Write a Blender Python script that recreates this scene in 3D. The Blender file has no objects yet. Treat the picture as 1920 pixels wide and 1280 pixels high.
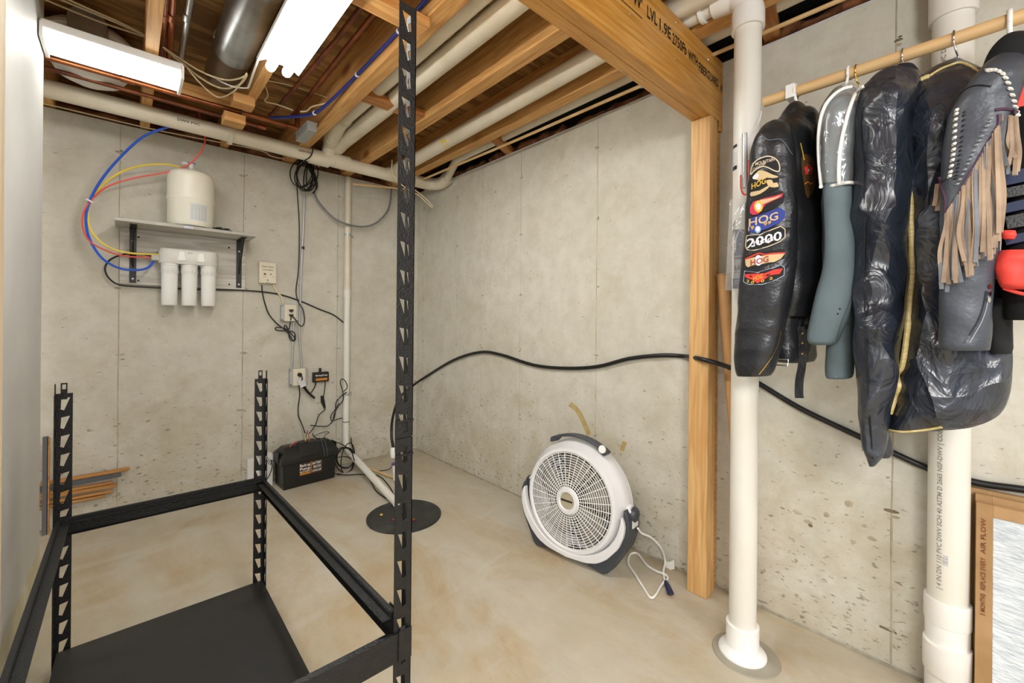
import bpy, bmesh, math, random
from math import sin, cos, pi, radians
from mathutils import Vector, Matrix, noise
from mathutils.bvhtree import BVHTree
random.seed(7)
scn = bpy.context.scene
COL = scn.collection
V = Vector
# ------------------------------------------------------------------ camera
YAW, ROLL, F, CX, CY = radians(42.125), radians(0.53), 797.2, 960.0, 599.6
_f = V((sin(YAW), cos(YAW), 0)); _r = V((cos(YAW), -sin(YAW), 0)); _u = V((0, 0, 1))
R_ = _r*cos(ROLL)+_u*sin(ROLL); U_ = -_r*sin(ROLL)+_u*cos(ROLL); F_ = _f
CAM = V((-1.987, -3.504, 1.2))
cd = bpy.data.cameras.new('camera'); cam = bpy.data.objects.new('camera', cd); COL.objects.link(cam)
cam.matrix_world = Matrix(((R_.x, U_.x, -F_.x, CAM.x), (R_.y, U_.y, -F_.y, CAM.y), (R_.z, U_.z, -F_.z, CAM.z), (0, 0, 0, 1)))
cd.sensor_width = 36; cd.lens = F/1920*36; cd.shift_y = (CY-640)/1920; cd.clip_start = 0.02
scn.camera = cam
# ------------------------------------------------------------------ world, light, exposure
w = bpy.data.worlds.new('world'); scn.world = w; w.use_nodes = True
w.node_tree.nodes['Background'].inputs[0].default_value = (0.93, 0.96, 1.0, 1)
w.node_tree.nodes['Background'].inputs[1].default_value = 0.95
def area(name, loc, sx, sy, power, col=(1, .985, .96), rot=(0, 0, 0)):
    l = bpy.data.lights.new(name, 'AREA'); l.shape = 'RECTANGLE'; l.size = sx; l.size_y = sy
    l.energy = power; l.color = col
    o = bpy.data.objects.new(name, l); COL.objects.link(o); o.location = loc; o.rotation_euler = rot
    return o
area('fill_area', (-1.5, -5.2, 2.25), 1.2, 0.3, 50)  # two unseen fill lamps added behind the camera to even out the light
area('fill_area', (-3.6, -4.2, 2.25), 1.2, 0.3, 42)
bl_ = bpy.data.lights.new('fill_sphere', 'POINT'); bl_.energy = 115; bl_.shadow_soft_size = .28; bl_.color = (1, 1, 1)  # unseen soft fill light, added to brighten the upper walls and ceiling
bo_ = bpy.data.objects.new('fill_sphere', bl_); COL.objects.link(bo_); bo_.location = (-2.75, -4.5, 1.95)
scn.view_settings.view_transform = 'Standard'; scn.view_settings.look = 'None'
scn.view_settings.exposure = 0.27; scn.view_settings.gamma = 1.0
scn.view_settings.use_curve_mapping = False

# ------------------------------------------------------------------ pixel -> point helpers (1920x1280 frame)
def ray(px, py): return R_*(px-CX) + U_*(CY-py) + F_*F
def on(px, py, ax, val):
    r = ray(px, py); return CAM + r*((val-CAM[ax])/r[ax])
def fl(px, py, z=0.0): return on(px, py, 2, z)
def bw(px, py, y=0.0): return on(px, py, 1, y)
def rw(px, py, x=0.0): return on(px, py, 0, x)
# ------------------------------------------------------------------ materials
def s2l(v): return v/12.92 if v <= .04045 else ((v+.055)/1.055)**2.4
def hx(h):
    h = h.lstrip('#'); return tuple(s2l(int(h[i:i+2], 16)/255) for i in (0, 2, 4))+(1,)
MATS = {}
def newmat(name):
    m = bpy.data.materials.new(name); m.use_nodes = True
    nt = m.node_tree; b = nt.nodes['Principled BSDF']; return m, nt, b
def nd(nt, t, **k):
    n = nt.nodes.new(t)
    for a, v in k.items():
        if a in n.inputs: n.inputs[a].default_value = v
        else: setattr(n, a, v)
    return n
def coords(nt, stretch, coord='Object'):
    tc = nd(nt, 'ShaderNodeTexCoord'); mp = nd(nt, 'ShaderNodeMapping'); mp.inputs['Scale'].default_value = stretch
    nt.links.new(tc.outputs[coord], mp.inputs['Vector']); return mp.outputs[0]
def mixc(nt, fac, a, b, mode='MIX'):
    m = nt.nodes.new('ShaderNodeMix'); m.data_type = 'RGBA'; m.blend_type = mode
    for sock, v in ((m.inputs[0], fac), (m.inputs[6], a), (m.inputs[7], b)):
        if hasattr(v, 'links') or hasattr(v, 'is_linked'): nt.links.new(v, sock)
        else: sock.default_value = v
    return m.outputs[2]
def ramp(nt, src, p0, p1, c0=(0, 0, 0, 1), c1=(1, 1, 1, 1)):
    r = nt.nodes.new('ShaderNodeValToRGB'); e = r.color_ramp.elements
    e[0].position = p0; e[1].position = p1; e[0].color = c0; e[1].color = c1
    nt.links.new(src, r.inputs[0]); return r.outputs[0]
def mat(name, c, rough=.5, metal=0., c2=None, sc=6., st=(1, 1, 1), bump=0., bsc=60., spec=.5, alpha=1., emit=0., dist=0., lo=.35, hi=.65, coat=0.):
    if name in MATS: return MATS[name]
    m, nt, b = newmat(name); MATS[name] = m
    b.inputs['Base Color'].default_value = hx(c); b.inputs['Roughness'].default_value = rough
    b.inputs['Metallic'].default_value = metal; b.inputs['Specular IOR Level'].default_value = spec
    if coat: b.inputs['Coat Weight'].default_value = coat; b.inputs['Coat Roughness'].default_value = .2
    vec = None
    if c2:
        vec = coords(nt, st); n = nd(nt, 'ShaderNodeTexNoise', Scale=sc, Detail=5., Distortion=dist)
        nt.links.new(vec, n.inputs['Vector'])
        nt.links.new(mixc(nt, ramp(nt, n.outputs[0], lo, hi), hx(c), hx(c2)), b.inputs['Base Color'])
    if bump:
        vec = coords(nt, st); n = nd(nt, 'ShaderNodeTexNoise', Scale=bsc, Detail=3.); nt.links.new(vec, n.inputs['Vector'])
        bp = nd(nt, 'ShaderNodeBump', Strength=bump, Distance=.01); nt.links.new(n.outputs[0], bp.inputs['Height'])
        nt.links.new(bp.outputs[0], b.inputs['Normal'])
    if alpha < 1: b.inputs['Alpha'].default_value = alpha
    if emit:
        b.inputs['Emission Color'].default_value = (1, .985, .95, 1); b.inputs['Emission Strength'].default_value = emit
    return m
def wood(name, c1, c2, axis=1, sc=3., knots=0., dark=None, rough=.6, grain=22., contrast=(.38, .62)):
    if name in MATS: return MATS[name]
    m, nt, b = newmat(name); MATS[name] = m
    st = [grain]*3; st[axis] = 1.2
    v = coords(nt, st); n = nd(nt, 'ShaderNodeTexNoise', Scale=sc, Detail=4., Distortion=.8); nt.links.new(v, n.inputs['Vector'])
    col = mixc(nt, ramp(nt, n.outputs[0], *contrast), hx(c1), hx(c2))
    v2 = coords(nt, (1, 1, 1)); n2 = nd(nt, 'ShaderNodeTexNoise', Scale=2.2, Detail=3.); nt.links.new(v2, n2.inputs['Vector'])
    col = mixc(nt, ramp(nt, n2.outputs[0], .3, .8, (0, 0, 0, 1), (.5, .5, .5, 1)), col, hx(c2))
    if knots:
        s3 = [3.5]*3; s3[axis] = 1.7
        v3 = coords(nt, s3); vo = nd(nt, 'ShaderNodeTexVoronoi', Scale=knots); nt.links.new(v3, vo.inputs['Vector'])
        col = mixc(nt, ramp(nt, vo.outputs['Distance'], .05, .13, (1, 1, 1, 1), (0, 0, 0, 1)), col, hx(dark or '#6a3a14'))
    nt.links.new(col, b.inputs['Base Color']); b.inputs['Roughness'].default_value = rough
    bp = nd(nt, 'ShaderNodeBump', Strength=.15, Distance=.004); nt.links.new(n.outputs[0], bp.inputs['Height']); nt.links.new(bp.outputs[0], b.inputs['Normal'])
    return m
def concrete(name, a, bb, stain, floor=False):
    m, nt, b = newmat(name); MATS[name] = m
    v = coords(nt, (1, 1, 1)) if not floor else coords(nt, (1.2, .6, 1))
    n1 = nd(nt, 'ShaderNodeTexNoise', Scale=1.6 if not floor else 1.9, Detail=8., Roughness=.62, Distortion=.3); nt.links.new(v, n1.inputs['Vector'])
    col = mixc(nt, ramp(nt, n1.outputs[0], .36, .66), hx(a), hx(bb))
    n2 = nd(nt, 'ShaderNodeTexNoise', Scale=9., Detail=6., Roughness=.7); nt.links.new(v, n2.inputs['Vector'])
    col = mixc(nt, ramp(nt, n2.outputs[0], .4, .75, (0, 0, 0, 1), (.55, .55, .55, 1)), col, hx(stain))
    # rusty / yellow stain blotches, denser near the slab (efflorescence and splash marks)
    tc = nd(nt, 'ShaderNodeTexCoord'); sp = nd(nt, 'ShaderNodeSeparateXYZ'); nt.links.new(tc.outputs['Object'], sp.inputs[0])
    n3 = nd(nt, 'ShaderNodeTexNoise', Scale=3.1 if not floor else 2.3, Detail=7., Roughness=.7, Distortion=.6); nt.links.new(v, n3.inputs['Vector'])
    if floor:
        col = mixc(nt, ramp(nt, n3.outputs[0], .48, .68, (0, 0, 0, 1), (.75, .75, .75, 1)), col, hx('#a68e66'))
        v5 = coords(nt, (.8, 2.2, 1)); n5 = nd(nt, 'ShaderNodeTexNoise', Scale=1.7, Detail=6., Distortion=1.2); nt.links.new(v5, n5.inputs['Vector'])
        col = mixc(nt, ramp(nt, n5.outputs[0], .56, .68, (0, 0, 0, 1), (.35, .35, .35, 1)), col, hx('#c6c3b9'))
    else:
        mr = nd(nt, 'ShaderNodeMapRange'); mr.inputs[1].default_value = 0.0; mr.inputs[2].default_value = 1.1; mr.inputs[3].default_value = .17; mr.inputs[4].default_value = 0.
        nt.links.new(sp.outputs[2], mr.inputs[0])
        ad = nd(nt, 'ShaderNodeMath', operation='ADD'); nt.links.new(n3.outputs[0], ad.inputs[0]); nt.links.new(mr.outputs[0], ad.inputs[1])
        col = mixc(nt, ramp(nt, ad.outputs[0], .56, .74, (0, 0, 0, 1), (.3, .3, .3, 1)), col, hx('#9c8a5e'))
        # small pits and specks, stretched flat
        v4 = coords(nt, (16, 16, 34)); n4 = nd(nt, 'ShaderNodeTexNoise', Scale=1.7, Detail=3., Roughness=.6, Distortion=.4); nt.links.new(v4, n4.inputs['Vector'])
        mr2 = nd(nt, 'ShaderNodeMapRange'); mr2.inputs[1].default_value = 0.0; mr2.inputs[2].default_value = .95; mr2.inputs[3].default_value = .085; mr2.inputs[4].default_value = 0.
        nt.links.new(sp.outputs[2], mr2.inputs[0])
        ad2 = nd(nt, 'ShaderNodeMath', operation='ADD'); nt.links.new(n4.outputs[0], ad2.inputs[0]); nt.links.new(mr2.outputs[0], ad2.inputs[1])
        col = mixc(nt, ramp(nt, ad2.outputs[0], .665, .74, (0, 0, 0, 1), (.7, .7, .7, 1)), col, hx('#6d624c'))
    nt.links.new(col, b.inputs['Base Color']); b.inputs['Roughness'].default_value = .8 if not floor else .55
    v6 = coords(nt, (1, 1, 1)); n6 = nd(nt, 'ShaderNodeTexNoise', Scale=45., Detail=6.); nt.links.new(v6, n6.inputs['Vector'])
    bp = nd(nt, 'ShaderNodeBump', Strength=.22 if not floor else .08, Distance=.006); nt.links.new(n6.outputs[0], bp.inputs['Height']); nt.links.new(bp.outputs[0], b.inputs['Normal'])
    return m
def leather(name, c, c2, rough=.35, bump=.5, bsc=9., fine=140., st=(1, 1, 1), spec=.5, sheen=0.):
    m, nt, b = newmat(name); MATS[name] = m
    v = coords(nt, st)
    n0 = nd(nt, 'ShaderNodeTexNoise', Scale=5., Detail=4.); nt.links.new(v, n0.inputs['Vector'])
    nt.links.new(mixc(nt, ramp(nt, n0.outputs[0], .35, .7), hx(c), hx(c2)), b.inputs['Base Color'])
    n1 = nd(nt, 'ShaderNodeTexNoise', Scale=bsc, Detail=2.5, Roughness=.5, Distortion=.9); nt.links.new(v, n1.inputs['Vector'])
    n2 = nd(nt, 'ShaderNodeTexVoronoi', Scale=fine); nt.links.new(v, n2.inputs['Vector'])
    b1 = nd(nt, 'ShaderNodeBump', Strength=bump, Distance=.03); nt.links.new(n1.outputs[0], b1.inputs['Height'])
    b2 = nd(nt, 'ShaderNodeBump', Strength=.12, Distance=.004); nt.links.new(n2.outputs['Distance'], b2.inputs['Height']); nt.links.new(b1.outputs[0], b2.inputs['Normal'])
    nt.links.new(b2.outputs[0], b.inputs['Normal']); b.inputs['Roughness'].default_value = rough; b.inputs['Specular IOR Level'].default_value = spec
    return m
def crumple(name, c, c2, rough, scs=(4.5, 11.), st=(1, 1, .75), strength=(.9, .5), spec=.8):
    m, nt, b = newmat(name); MATS[name] = m
    v = coords(nt, st); n0 = nd(nt, 'ShaderNodeTexNoise', Scale=3., Detail=3.); nt.links.new(v, n0.inputs['Vector'])
    nt.links.new(mixc(nt, ramp(nt, n0.outputs[0], .35, .7), hx(c), hx(c2)), b.inputs['Base Color'])
    nv = nd(nt, 'ShaderNodeTexNoise', Scale=3.2, Detail=2.); nt.links.new(v, nv.inputs['Vector'])
    pert = mixc(nt, .16, v, nv.outputs['Color'], 'ADD'); prev = None
    for sc_, sg, dist in zip(scs, strength, (.085, .032)):
        vo = nd(nt, 'ShaderNodeTexVoronoi', Scale=sc_); nt.links.new(pert, vo.inputs['Vector'])
        bp = nd(nt, 'ShaderNodeBump', Strength=sg, Distance=dist); nt.links.new(vo.outputs['Distance'], bp.inputs['Height'])
        if prev: nt.links.new(prev.outputs[0], bp.inputs['Normal'])
        prev = bp
    nf = nd(nt, 'ShaderNodeTexNoise', Scale=13., Detail=3., Distortion=1.4); nt.links.new(v, nf.inputs['Vector'])
    bp = nd(nt, 'ShaderNodeBump', Strength=.6, Distance=.02); nt.links.new(nf.outputs[0], bp.inputs['Height']); nt.links.new(prev.outputs[0], bp.inputs['Normal'])
    nt.links.new(bp.outputs[0], b.inputs['Normal']); b.inputs['Roughness'].default_value = rough; b.inputs['Specular IOR Level'].default_value = spec
    return m
def plastic_film(name, op, tint=(.9, .92, .93, 1), bsc=16., bump=.6):
    m = bpy.data.materials.new(name); m.use_nodes = True; MATS[name] = m; nt = m.node_tree
    out = nt.nodes['Material Output']; b = nt.nodes['Principled BSDF']
    b.inputs['Base Color'].default_value = tint; b.inputs['Roughness'].default_value = .12; b.inputs['Specular IOR Level'].default_value = 1.
    tr = nd(nt, 'ShaderNodeBsdfTransparent'); mx = nd(nt, 'ShaderNodeMixShader'); mx.inputs[0].default_value = op
    v = coords(nt, (1, 1, .5)); n = nd(nt, 'ShaderNodeTexNoise', Scale=bsc, Detail=3., Distortion=1.5); nt.links.new(v, n.inputs['Vector'])
    bp = nd(nt, 'ShaderNodeBump', Strength=bump, Distance=.02); nt.links.new(n.outputs[0], bp.inputs['Height'])
    gl = nd(nt, 'ShaderNodeBsdfGlossy'); gl.inputs['Roughness'].default_value = .1; nt.links.new(bp.outputs[0], gl.inputs['Normal'])
    m2 = nd(nt, 'ShaderNodeMixShader'); fr = nd(nt, 'ShaderNodeFresnel'); fr.inputs[0].default_value = 1.6; nt.links.new(bp.outputs[0], fr.inputs['Normal'])
    nt.links.new(b.outputs[0], mx.inputs[2]); nt.links.new(tr.outputs[0], mx.inputs[1])
    nt.links.new(fr.outputs[0], m2.inputs[0]); nt.links.new(mx.outputs[0], m2.inputs[1]); nt.links.new(gl.outputs[0], m2.inputs[2])
    nt.links.new(m2.outputs[0], out.inputs[0]); return m

M_wall = concrete('wall_concrete', '#cfccc0', '#c4c0b0', '#aaa490')
M_floor = concrete('floor_concrete', '#bfb9a9', '#b3a88f', '#a59d8b', True)
M_seam = mat('concrete_seam', '#bdb7a4', .85, c2='#a49b84', sc=12)
M_seaml = mat('concrete_seam_light', '#c2bba6', .85, c2='#aaa38c', sc=12)
M_pit = mat('concrete_pit', '#5d5340', .9, c2='#83775e', sc=40)
M_patch = mat('concrete_lump', '#b5ac96', .9, c2='#99907a', sc=30)
M_joist = wood('joist_wood', '#d8ac6c', '#b98548', 1, 3., .9, '#8a4e1e')
M_blk = wood('block_wood', '#d6a768', '#b98448', 0, 3.)
M_brace = wood('brace_wood', '#b98248', '#97602c', 0, 3.)
M_ply = wood('plywood', '#be9254', '#7f5a2e', 0, 2.6, .5, '#2c1708', grain=7., contrast=(.42, .56))
M_lvl = wood('beam_wood', '#d39f52', '#b47d34', 0, 3., 1.6, '#8a4a12', rough=.4)
M_post = wood('post_wood', '#dab47a', '#c2935a', 2, 2.4, .7, '#9a5a20', rough=.5)
M_stick1 = wood('trim_wood', '#c38d4a', '#a26c34', 0, 3.)
M_pvc = mat('pvc_white', '#e3e1d9', .32, c2='#dad7cb', sc=3)
M_pvcl = mat('pvc_aged', '#dfd8c6', .35, c2='#d0c7b0', sc=4)
M_fit = mat('pvc_fitting', '#e8e7e2', .28, c2='#dfdcd3', sc=5)
M_ink = mat('ink_black', '#16140f', .6)
M_inkg = mat('ink_grey', '#8b887d', .6)
M_white = mat('white_plastic', '#eeeeea', .3)
M_white2 = mat('white_plastic_soft', '#dedcd6', .4, c2='#d4d2cc', sc=4)
M_tank = mat('tank_white', '#ece8d8', .35)
M_black = mat('rack_black', '#0b0b0b', .42, c2='#151516', sc=80, bump=.3, bsc=260, spec=.45)
M_blackp = mat('black_plastic', '#161615', .38, bump=.08, bsc=200)
M_rubber = mat('black_rubber', '#101214', .4)
M_cord = mat('black_cord', '#12110f', .5)
M_board = mat('black_board', '#1b1b1b', .5, c2='#2b2a28', sc=4, lo=.5, hi=.8)
M_cop = mat('copper', '#a8643c', .38, .85, c2='#6e3c26', sc=9, lo=.3, hi=.75)
M_copd = mat('copper_dark', '#6b4030', .45, .7, c2='#94583a', sc=12)
M_galv = mat('galvanised', '#b9bcbd', .3, .9, c2='#8e9293', sc=8, lo=.3, hi=.7)
M_emt = mat('conduit_steel', '#b6b8b8', .4, .6)
M_chrome = mat('chrome', '#d5d5d5', .18, 1.)
M_brass = mat('brass', '#c9a85a', .3, .9)
M_cream = mat('cream_plastic', '#dfd7bf', .4)
M_cable = mat('cream_cable', '#ddceaa', .5)
M_cablew = mat('white_cable', '#e8e5dc', .45)
M_tan = mat('tan_conduit', '#d9b987', .5, c2='#c9a26a', sc=6)
M_blue = mat('blue_tube', '#1f55c8', .35)
M_pex = mat('pex_blue', '#1b2f86', .35)
M_red = mat('red_tube', '#e2584a', .4)
M_yel = mat('yellow_tube', '#e8d04a', .4)
M_grayc = mat('grey_cable', '#72767a', .45)
M_shelf = wood('whitewash_shelf', '#d6d3cb', '#aeaaa0', 0, 2.4, 0, grain=14.)
M_brown = mat('kraft_insulation', '#94603c', .9, c2='#5c3820', sc=14, bump=1., bsc=18)
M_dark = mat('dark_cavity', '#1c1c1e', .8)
M_darkf = mat('dark_foil', '#33363a', .5)
M_paper = mat('paper_white', '#dcdcdc', .7, c2='#c4c8cf', sc=30, st=(1, 1, 6))
M_card = mat('cardboard', '#ad8a60', .8, c2='#9c7a50', sc=8)
M_cardl = mat('cardboard_edge', '#b9966a', .8, c2='#a8855a', sc=10)
M_tube = mat('kraft_tube', '#c79a66', .6, c2='#b98a55', sc=7)
M_filt = mat('filter_media', '#dfe6ea', .95, c2='#c2ccd3', sc=7, st=(1, 3, 10), bump=.8, bsc=12)
M_light = mat('lamp_tube', '#ffffff', .4, emit=45.)
M_diff = mat('lamp_diffuser', '#ffffff', .4, emit=12.)
M_lamp = mat('lamp_metal_white', '#e4e6e6', .4)
M_rod = mat('rod_wood', '#e2c08c', .45, c2='#d6b07a', sc=4, st=(8, 1, 8))
M_char = mat('charcoal_plastic', '#3a3f46', .42)
M_fan = mat('fan_white', '#dcdcdc', .38)
M_fang = mat('fan_grille_white', '#e6e4e0', .4)
M_fanb = mat('fan_blade', '#8f8b80', .5)
M_hub = mat('fan_logo_disc', '#a69e84', .4)
M_wl = mat('drywall_white', '#bfbfbb', .55, c2='#b5b5b1', sc=3)
M_wl2 = mat('drywall_edge', '#cfcbb6', .8, c2='#bdb594', sc=9)
M_stud = wood('pale_stud', '#e4d6ba', '#cdb591', 2, 2., .6, '#8c5a30')
M_sump = mat('sump_black', '#232423', .5, c2='#4b4c49', sc=7, lo=.5, hi=.8, bump=.3, bsc=80)
M_label = mat('label_orange', '#c07a24', .5)
M_ltext = mat('label_white', '#e4e2de', .5)
M_leather = leather('black_leather', '#1b1c1f', '#26282c', .34, .55, 7.)
M_leathg = leather('worn_leather', '#3a3f47', '#5a606a', .42, .4, 6.)
M_vest = leather('vest_leather', '#17181a', '#202226', .36, .4, 6.)
M_nylon = crumple('rain_nylon', '#1d222c', '#2c333f', .32)
M_nylon2 = crumple('bag_nylon', '#20252f', '#303743', .30, (5.5, 13.))
M_green = mat('grey_green_cloth', '#66757a', .85, c2='#58676b', sc=5, bump=.15, bsc=300)
M_hood = mat('black_cloth', '#141517', .9)
M_gold = mat('gold_piping', '#d8c68e', .5, c2='#bda868', sc=60, st=(1, 1, 3))
M_lace = mat('white_lacing', '#d9d6cf', .5)
M_laceg = mat('grey_lacing', '#8e9298', .5)
M_purp = mat('plum_piping', '#4b2f44', .5)
M_fr1 = mat('suede_tan', '#b39d86', .85, c2='#8d7965', sc=14)
M_fr2 = mat('suede_grey', '#7d838b', .6, c2='#5d6168', sc=14)
M_film = plastic_film('clear_vinyl', .16)
M_film2 = plastic_film('clear_bag', .12)
M_navy = mat('navy_strap', '#2a3350', .7)
M_redf = mat('red_fabric', '#e8463a', .6, bump=.3, bsc=20)
M_nplug = mat('navy_plug', '#1a2348', .4)
def flat(name, c): return mat(name, c, .75)
# ------------------------------------------------------------------ mesh builder
def catmull(pts, k=6, closed=False):
    pts = [V(p) for p in pts]; n = len(pts)
    if n < 3 or k < 2: return pts
    out = []
    segs = n if closed else n-1
    for i in range(segs):
        if closed: a, b, c, d = pts[(i-1) % n], pts[i], pts[(i+1) % n], pts[(i+2) % n]
        else: a, b, c, d = pts[max(i-1, 0)], pts[i], pts[i+1], pts[min(i+2, n-1)]
        for j in range(k):
            t = j/k; t2 = t*t; t3 = t2*t
            out.append(.5*((2*b)+(-a+c)*t+(2*a-5*b+4*c-d)*t2+(-a+3*b-3*c+d)*t3))
    if not closed: out.append(pts[-1])
    return out
class MB:
    def __init__(s): s.v = []; s.f = []
    def add(s, vs, fs):
        o = len(s.v); s.v += [V(p) for p in vs]; s.f += [tuple(i+o for i in f) for f in fs]; return s
    def box(s, x0, x1, y0, y1, z0, z1):
        return s.obox(V(((x0+x1)/2, (y0+y1)/2, (z0+z1)/2)), V((abs(x1-x0)/2, 0, 0)), V((0, abs(y1-y0)/2, 0)), V((0, 0, abs(z1-z0)/2)))
    def obox(s, c, a, b, d):
        vs = [c+a*i+b*j+d*k for i in (-1, 1) for j in (-1, 1) for k in (-1, 1)]
        return s.add(vs, [(0, 1, 3, 2), (4, 6, 7, 5), (0, 4, 5, 1), (2, 3, 7, 6), (0, 2, 6, 4), (1, 5, 7, 3)])
    def beam(s, p, q, w, h, up=(0, 0, 1)):
        p = V(p); q = V(q); d = (q-p).normalized(); sd = d.cross(V(up)).normalized(); u = sd.cross(d)
        return s.obox((p+q)/2, (q-p)/2, sd*w/2, u*h/2)
    def rings(s, rs, caps=True, closed=False):
        n = len(rs[0]); vs = [p for r in rs for p in r]; fs = []
        m = len(rs)
        for i in range(m if closed else m-1):
            a = i*n; b = ((i+1) % m)*n
            for j in range(n): fs.append((a+j, a+(j+1) % n, b+(j+1) % n, b+j))
        if caps and not closed: fs.append(tuple(range(n-1, -1, -1))); fs.append(tuple((m-1)*n+j for j in range(n)))
        return s.add(vs, fs)
    def tube(s, pts, r, n=8, k=1, closed=False, caps=True, flat=1.):
        pts = catmull(pts, k, closed) if k > 1 else [V(p) for p in pts]
        m = len(pts); rr = r if isinstance(r, (list, tuple)) else None
        T = []
        for i in range(m):
            if closed: t = pts[(i+1) % m]-pts[(i-1) % m]
            else: t = pts[min(i+1, m-1)]-pts[max(i-1, 0)]
            T.append(t.normalized() if t.length > 1e-9 else V((0, 0, 1)))
        up = V((0, 0, 1)) if abs(T[0].z) < .9 else V((1, 0, 0))
        N = (up-T[0]*up.dot(T[0])).normalized(); rs = []
        for i in range(m):
            N = (N-T[i]*N.dot(T[i])); N = N.normalized() if N.length > 1e-6 else T[i].orthogonal().normalized()
            B = T[i].cross(N)
            ri = (rr[0]+(rr[-1]-rr[0])*i/(m-1) if len(rr) == 2 else rr[min(i, len(rr)-1)]) if rr else r
            rs.append([pts[i]+(N*cos(2*pi*j/n)*flat+B*sin(2*pi*j/n))*ri for j in range(n)])
        return s.rings(rs, caps, closed)
    def cyl(s, p, q, r, n=24, r2=None): return s.tube([p, q], [r, r if r2 is None else r2], n)
    def lathe(s, prof, o, ax=(0, 0, 1), n=32, close=False):
        o = V(o); ax = V(ax).normalized(); a = ax.orthogonal().normalized(); b = ax.cross(a)
        rs = [[o+ax*h+(a*cos(2*pi*j/n)+b*sin(2*pi*j/n))*max(r, 1e-5) for j in range(n)] for r, h in prof]
        return s.rings(rs, not close, close)
    def prism(s, poly, off):
        n = len(poly); off = V(off); poly = [V(p) for p in poly]
        return s.add(poly+[p+off for p in poly], [tuple(range(n-1, -1, -1)), tuple(range(n, 2*n))]+[(i, (i+1) % n, (i+1) % n+n, i+n) for i in range(n)])
    def ribbon(s, pts, w, t, side, k=4, w2=None):
        pts = catmull(pts, k); side = V(side).normalized(); rs = []; m = len(pts)
        for i in range(m):
            T = (pts[min(i+1, m-1)]-pts[max(i-1, 0)]).normalized(); sd = (side-T*side.dot(T)).normalized(); nn = T.cross(sd)
            ww = w+((w2 if w2 is not None else w)-w)*i/(m-1)
            rs.append([pts[i]+sd*ww/2+nn*t/2, pts[i]-sd*ww/2+nn*t/2, pts[i]-sd*ww/2-nn*t/2, pts[i]+sd*ww/2-nn*t/2])
        return s.rings(rs)
    def bvh(s): return BVHTree.FromPolygons([tuple(v) for v in s.v], s.f)
    def build(s, name, m, parent=None, smooth=True, bevel=0., seg=2, ang=38, subs=0):
        me = bpy.data.meshes.new(name); me.from_pydata([tuple(v) for v in s.v], [], s.f)
        bm = bmesh.new(); bm.from_mesh(me); bmesh.ops.recalc_face_normals(bm, faces=bm.faces); bm.to_mesh(me); bm.free()
        if smooth:
            me.polygons.foreach_set('use_smooth', [True]*len(me.polygons)); me.set_sharp_from_angle(angle=radians(ang))
        o = bpy.data.objects.new(name, me); COL.objects.link(o); me.materials.append(m)
        if parent: setpar(o, parent)
        if bevel:
            b = o.modifiers.new('bevel', 'BEVEL'); b.width = bevel; b.segments = seg; b.limit_method = 'ANGLE'; b.angle_limit = radians(50)
        if subs:
            b = o.modifiers.new('sub', 'SUBSURF'); b.levels = subs; b.render_levels = subs
        return o
def setpar(o, p):
    o.parent = p
    if p.type == 'EMPTY': o.matrix_parent_inverse = Matrix.Translation(-V(p.location))
def tag(o, label=None, cat=None, group=None, kind=None):
    if label: o['label'] = label
    if cat: o['category'] = cat
    if group: o['group'] = group
    if kind: o['kind'] = kind
    return o
def thing(name, label, cat, loc, group=None):
    o = bpy.data.objects.new(name, None); COL.objects.link(o); o.location = loc; o.empty_display_size = .05
    return tag(o, label, cat, group)
def struct(name, mb, m, **k): return tag(mb.build(name, m, **k), kind='structure')
B = lambda *a: MB().box(*a)
# text -> flat mesh in (u, v), size ~1 cap height
_tc = {}
def textmesh(s):
    if s in _tc: return _tc[s]
    cu = bpy.data.curves.new('t', 'FONT'); cu.body = s; cu.resolution_u = 2; cu.offset = .018
    ob = bpy.data.objects.new('t', cu); COL.objects.link(ob); bpy.context.view_layer.update()
    me = bpy.data.meshes.new_from_object(ob.evaluated_get(bpy.context.evaluated_depsgraph_get()))
    vs = [(v.co.x, v.co.y) for v in me.vertices]; fs = [tuple(p.vertices) for p in me.polygons]
    bpy.data.objects.remove(ob); bpy.data.meshes.remove(me)
    xs = [v[0] for v in vs]; x0, x1 = min(xs), max(xs)
    _tc[s] = ([((x-x0)/(x1-x0), y/.72) for x, y in vs], fs); return _tc[s]
def text3(name, s, o, u, v, m, parent=None):
    """flat lettering: o = lower-left corner, u = full width vector, v = cap-height vector"""
    vs, fs = textmesh(s); o = V(o); u = V(u); v = V(v)
    return MB().add([o+u*a+v*b for a, b in vs], fs).build(name, m, parent, smooth=False)
def project(vs, fs, bvh, lift, X=None, cuts=0):
    """drape a flat outline (pixel coordinates) on a garment surface"""
    bm = bmesh.new(); bvs = [bm.verts.new((x, y, 0)) for x, y in vs]
    for f in fs:
        try: bm.faces.new([bvs[i] for i in f])
        except ValueError: pass
    bmesh.ops.triangulate(bm, faces=bm.faces)
    for _ in range(cuts): bmesh.ops.subdivide_edges(bm, edges=[e for e in bm.edges if e.calc_length() > 6], cuts=1, use_grid_fill=False); bmesh.ops.triangulate(bm, faces=bm.faces)
    mb = MB(); last = None; pos = []
    for v in bm.verts:
        r = ray(v.co.x, v.co.y).normalized(); h = bvh.ray_cast(CAM, r)
        d = h[3] if h[0] is not None else None; pos.append([r, d])
    ds = sorted(d for _, d in pos if d is not None); md = ds[len(ds)//2] if ds else 1.6
    P = []
    for r, d in pos:
        if d is None or abs(d-md) > .12: d = md
        P.append(CAM+r*(d-lift))
    bm.verts.index_update()
    mb.add(P, [tuple(v.index for v in f.verts) for f in bm.faces]); bm.free(); return mb
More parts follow.
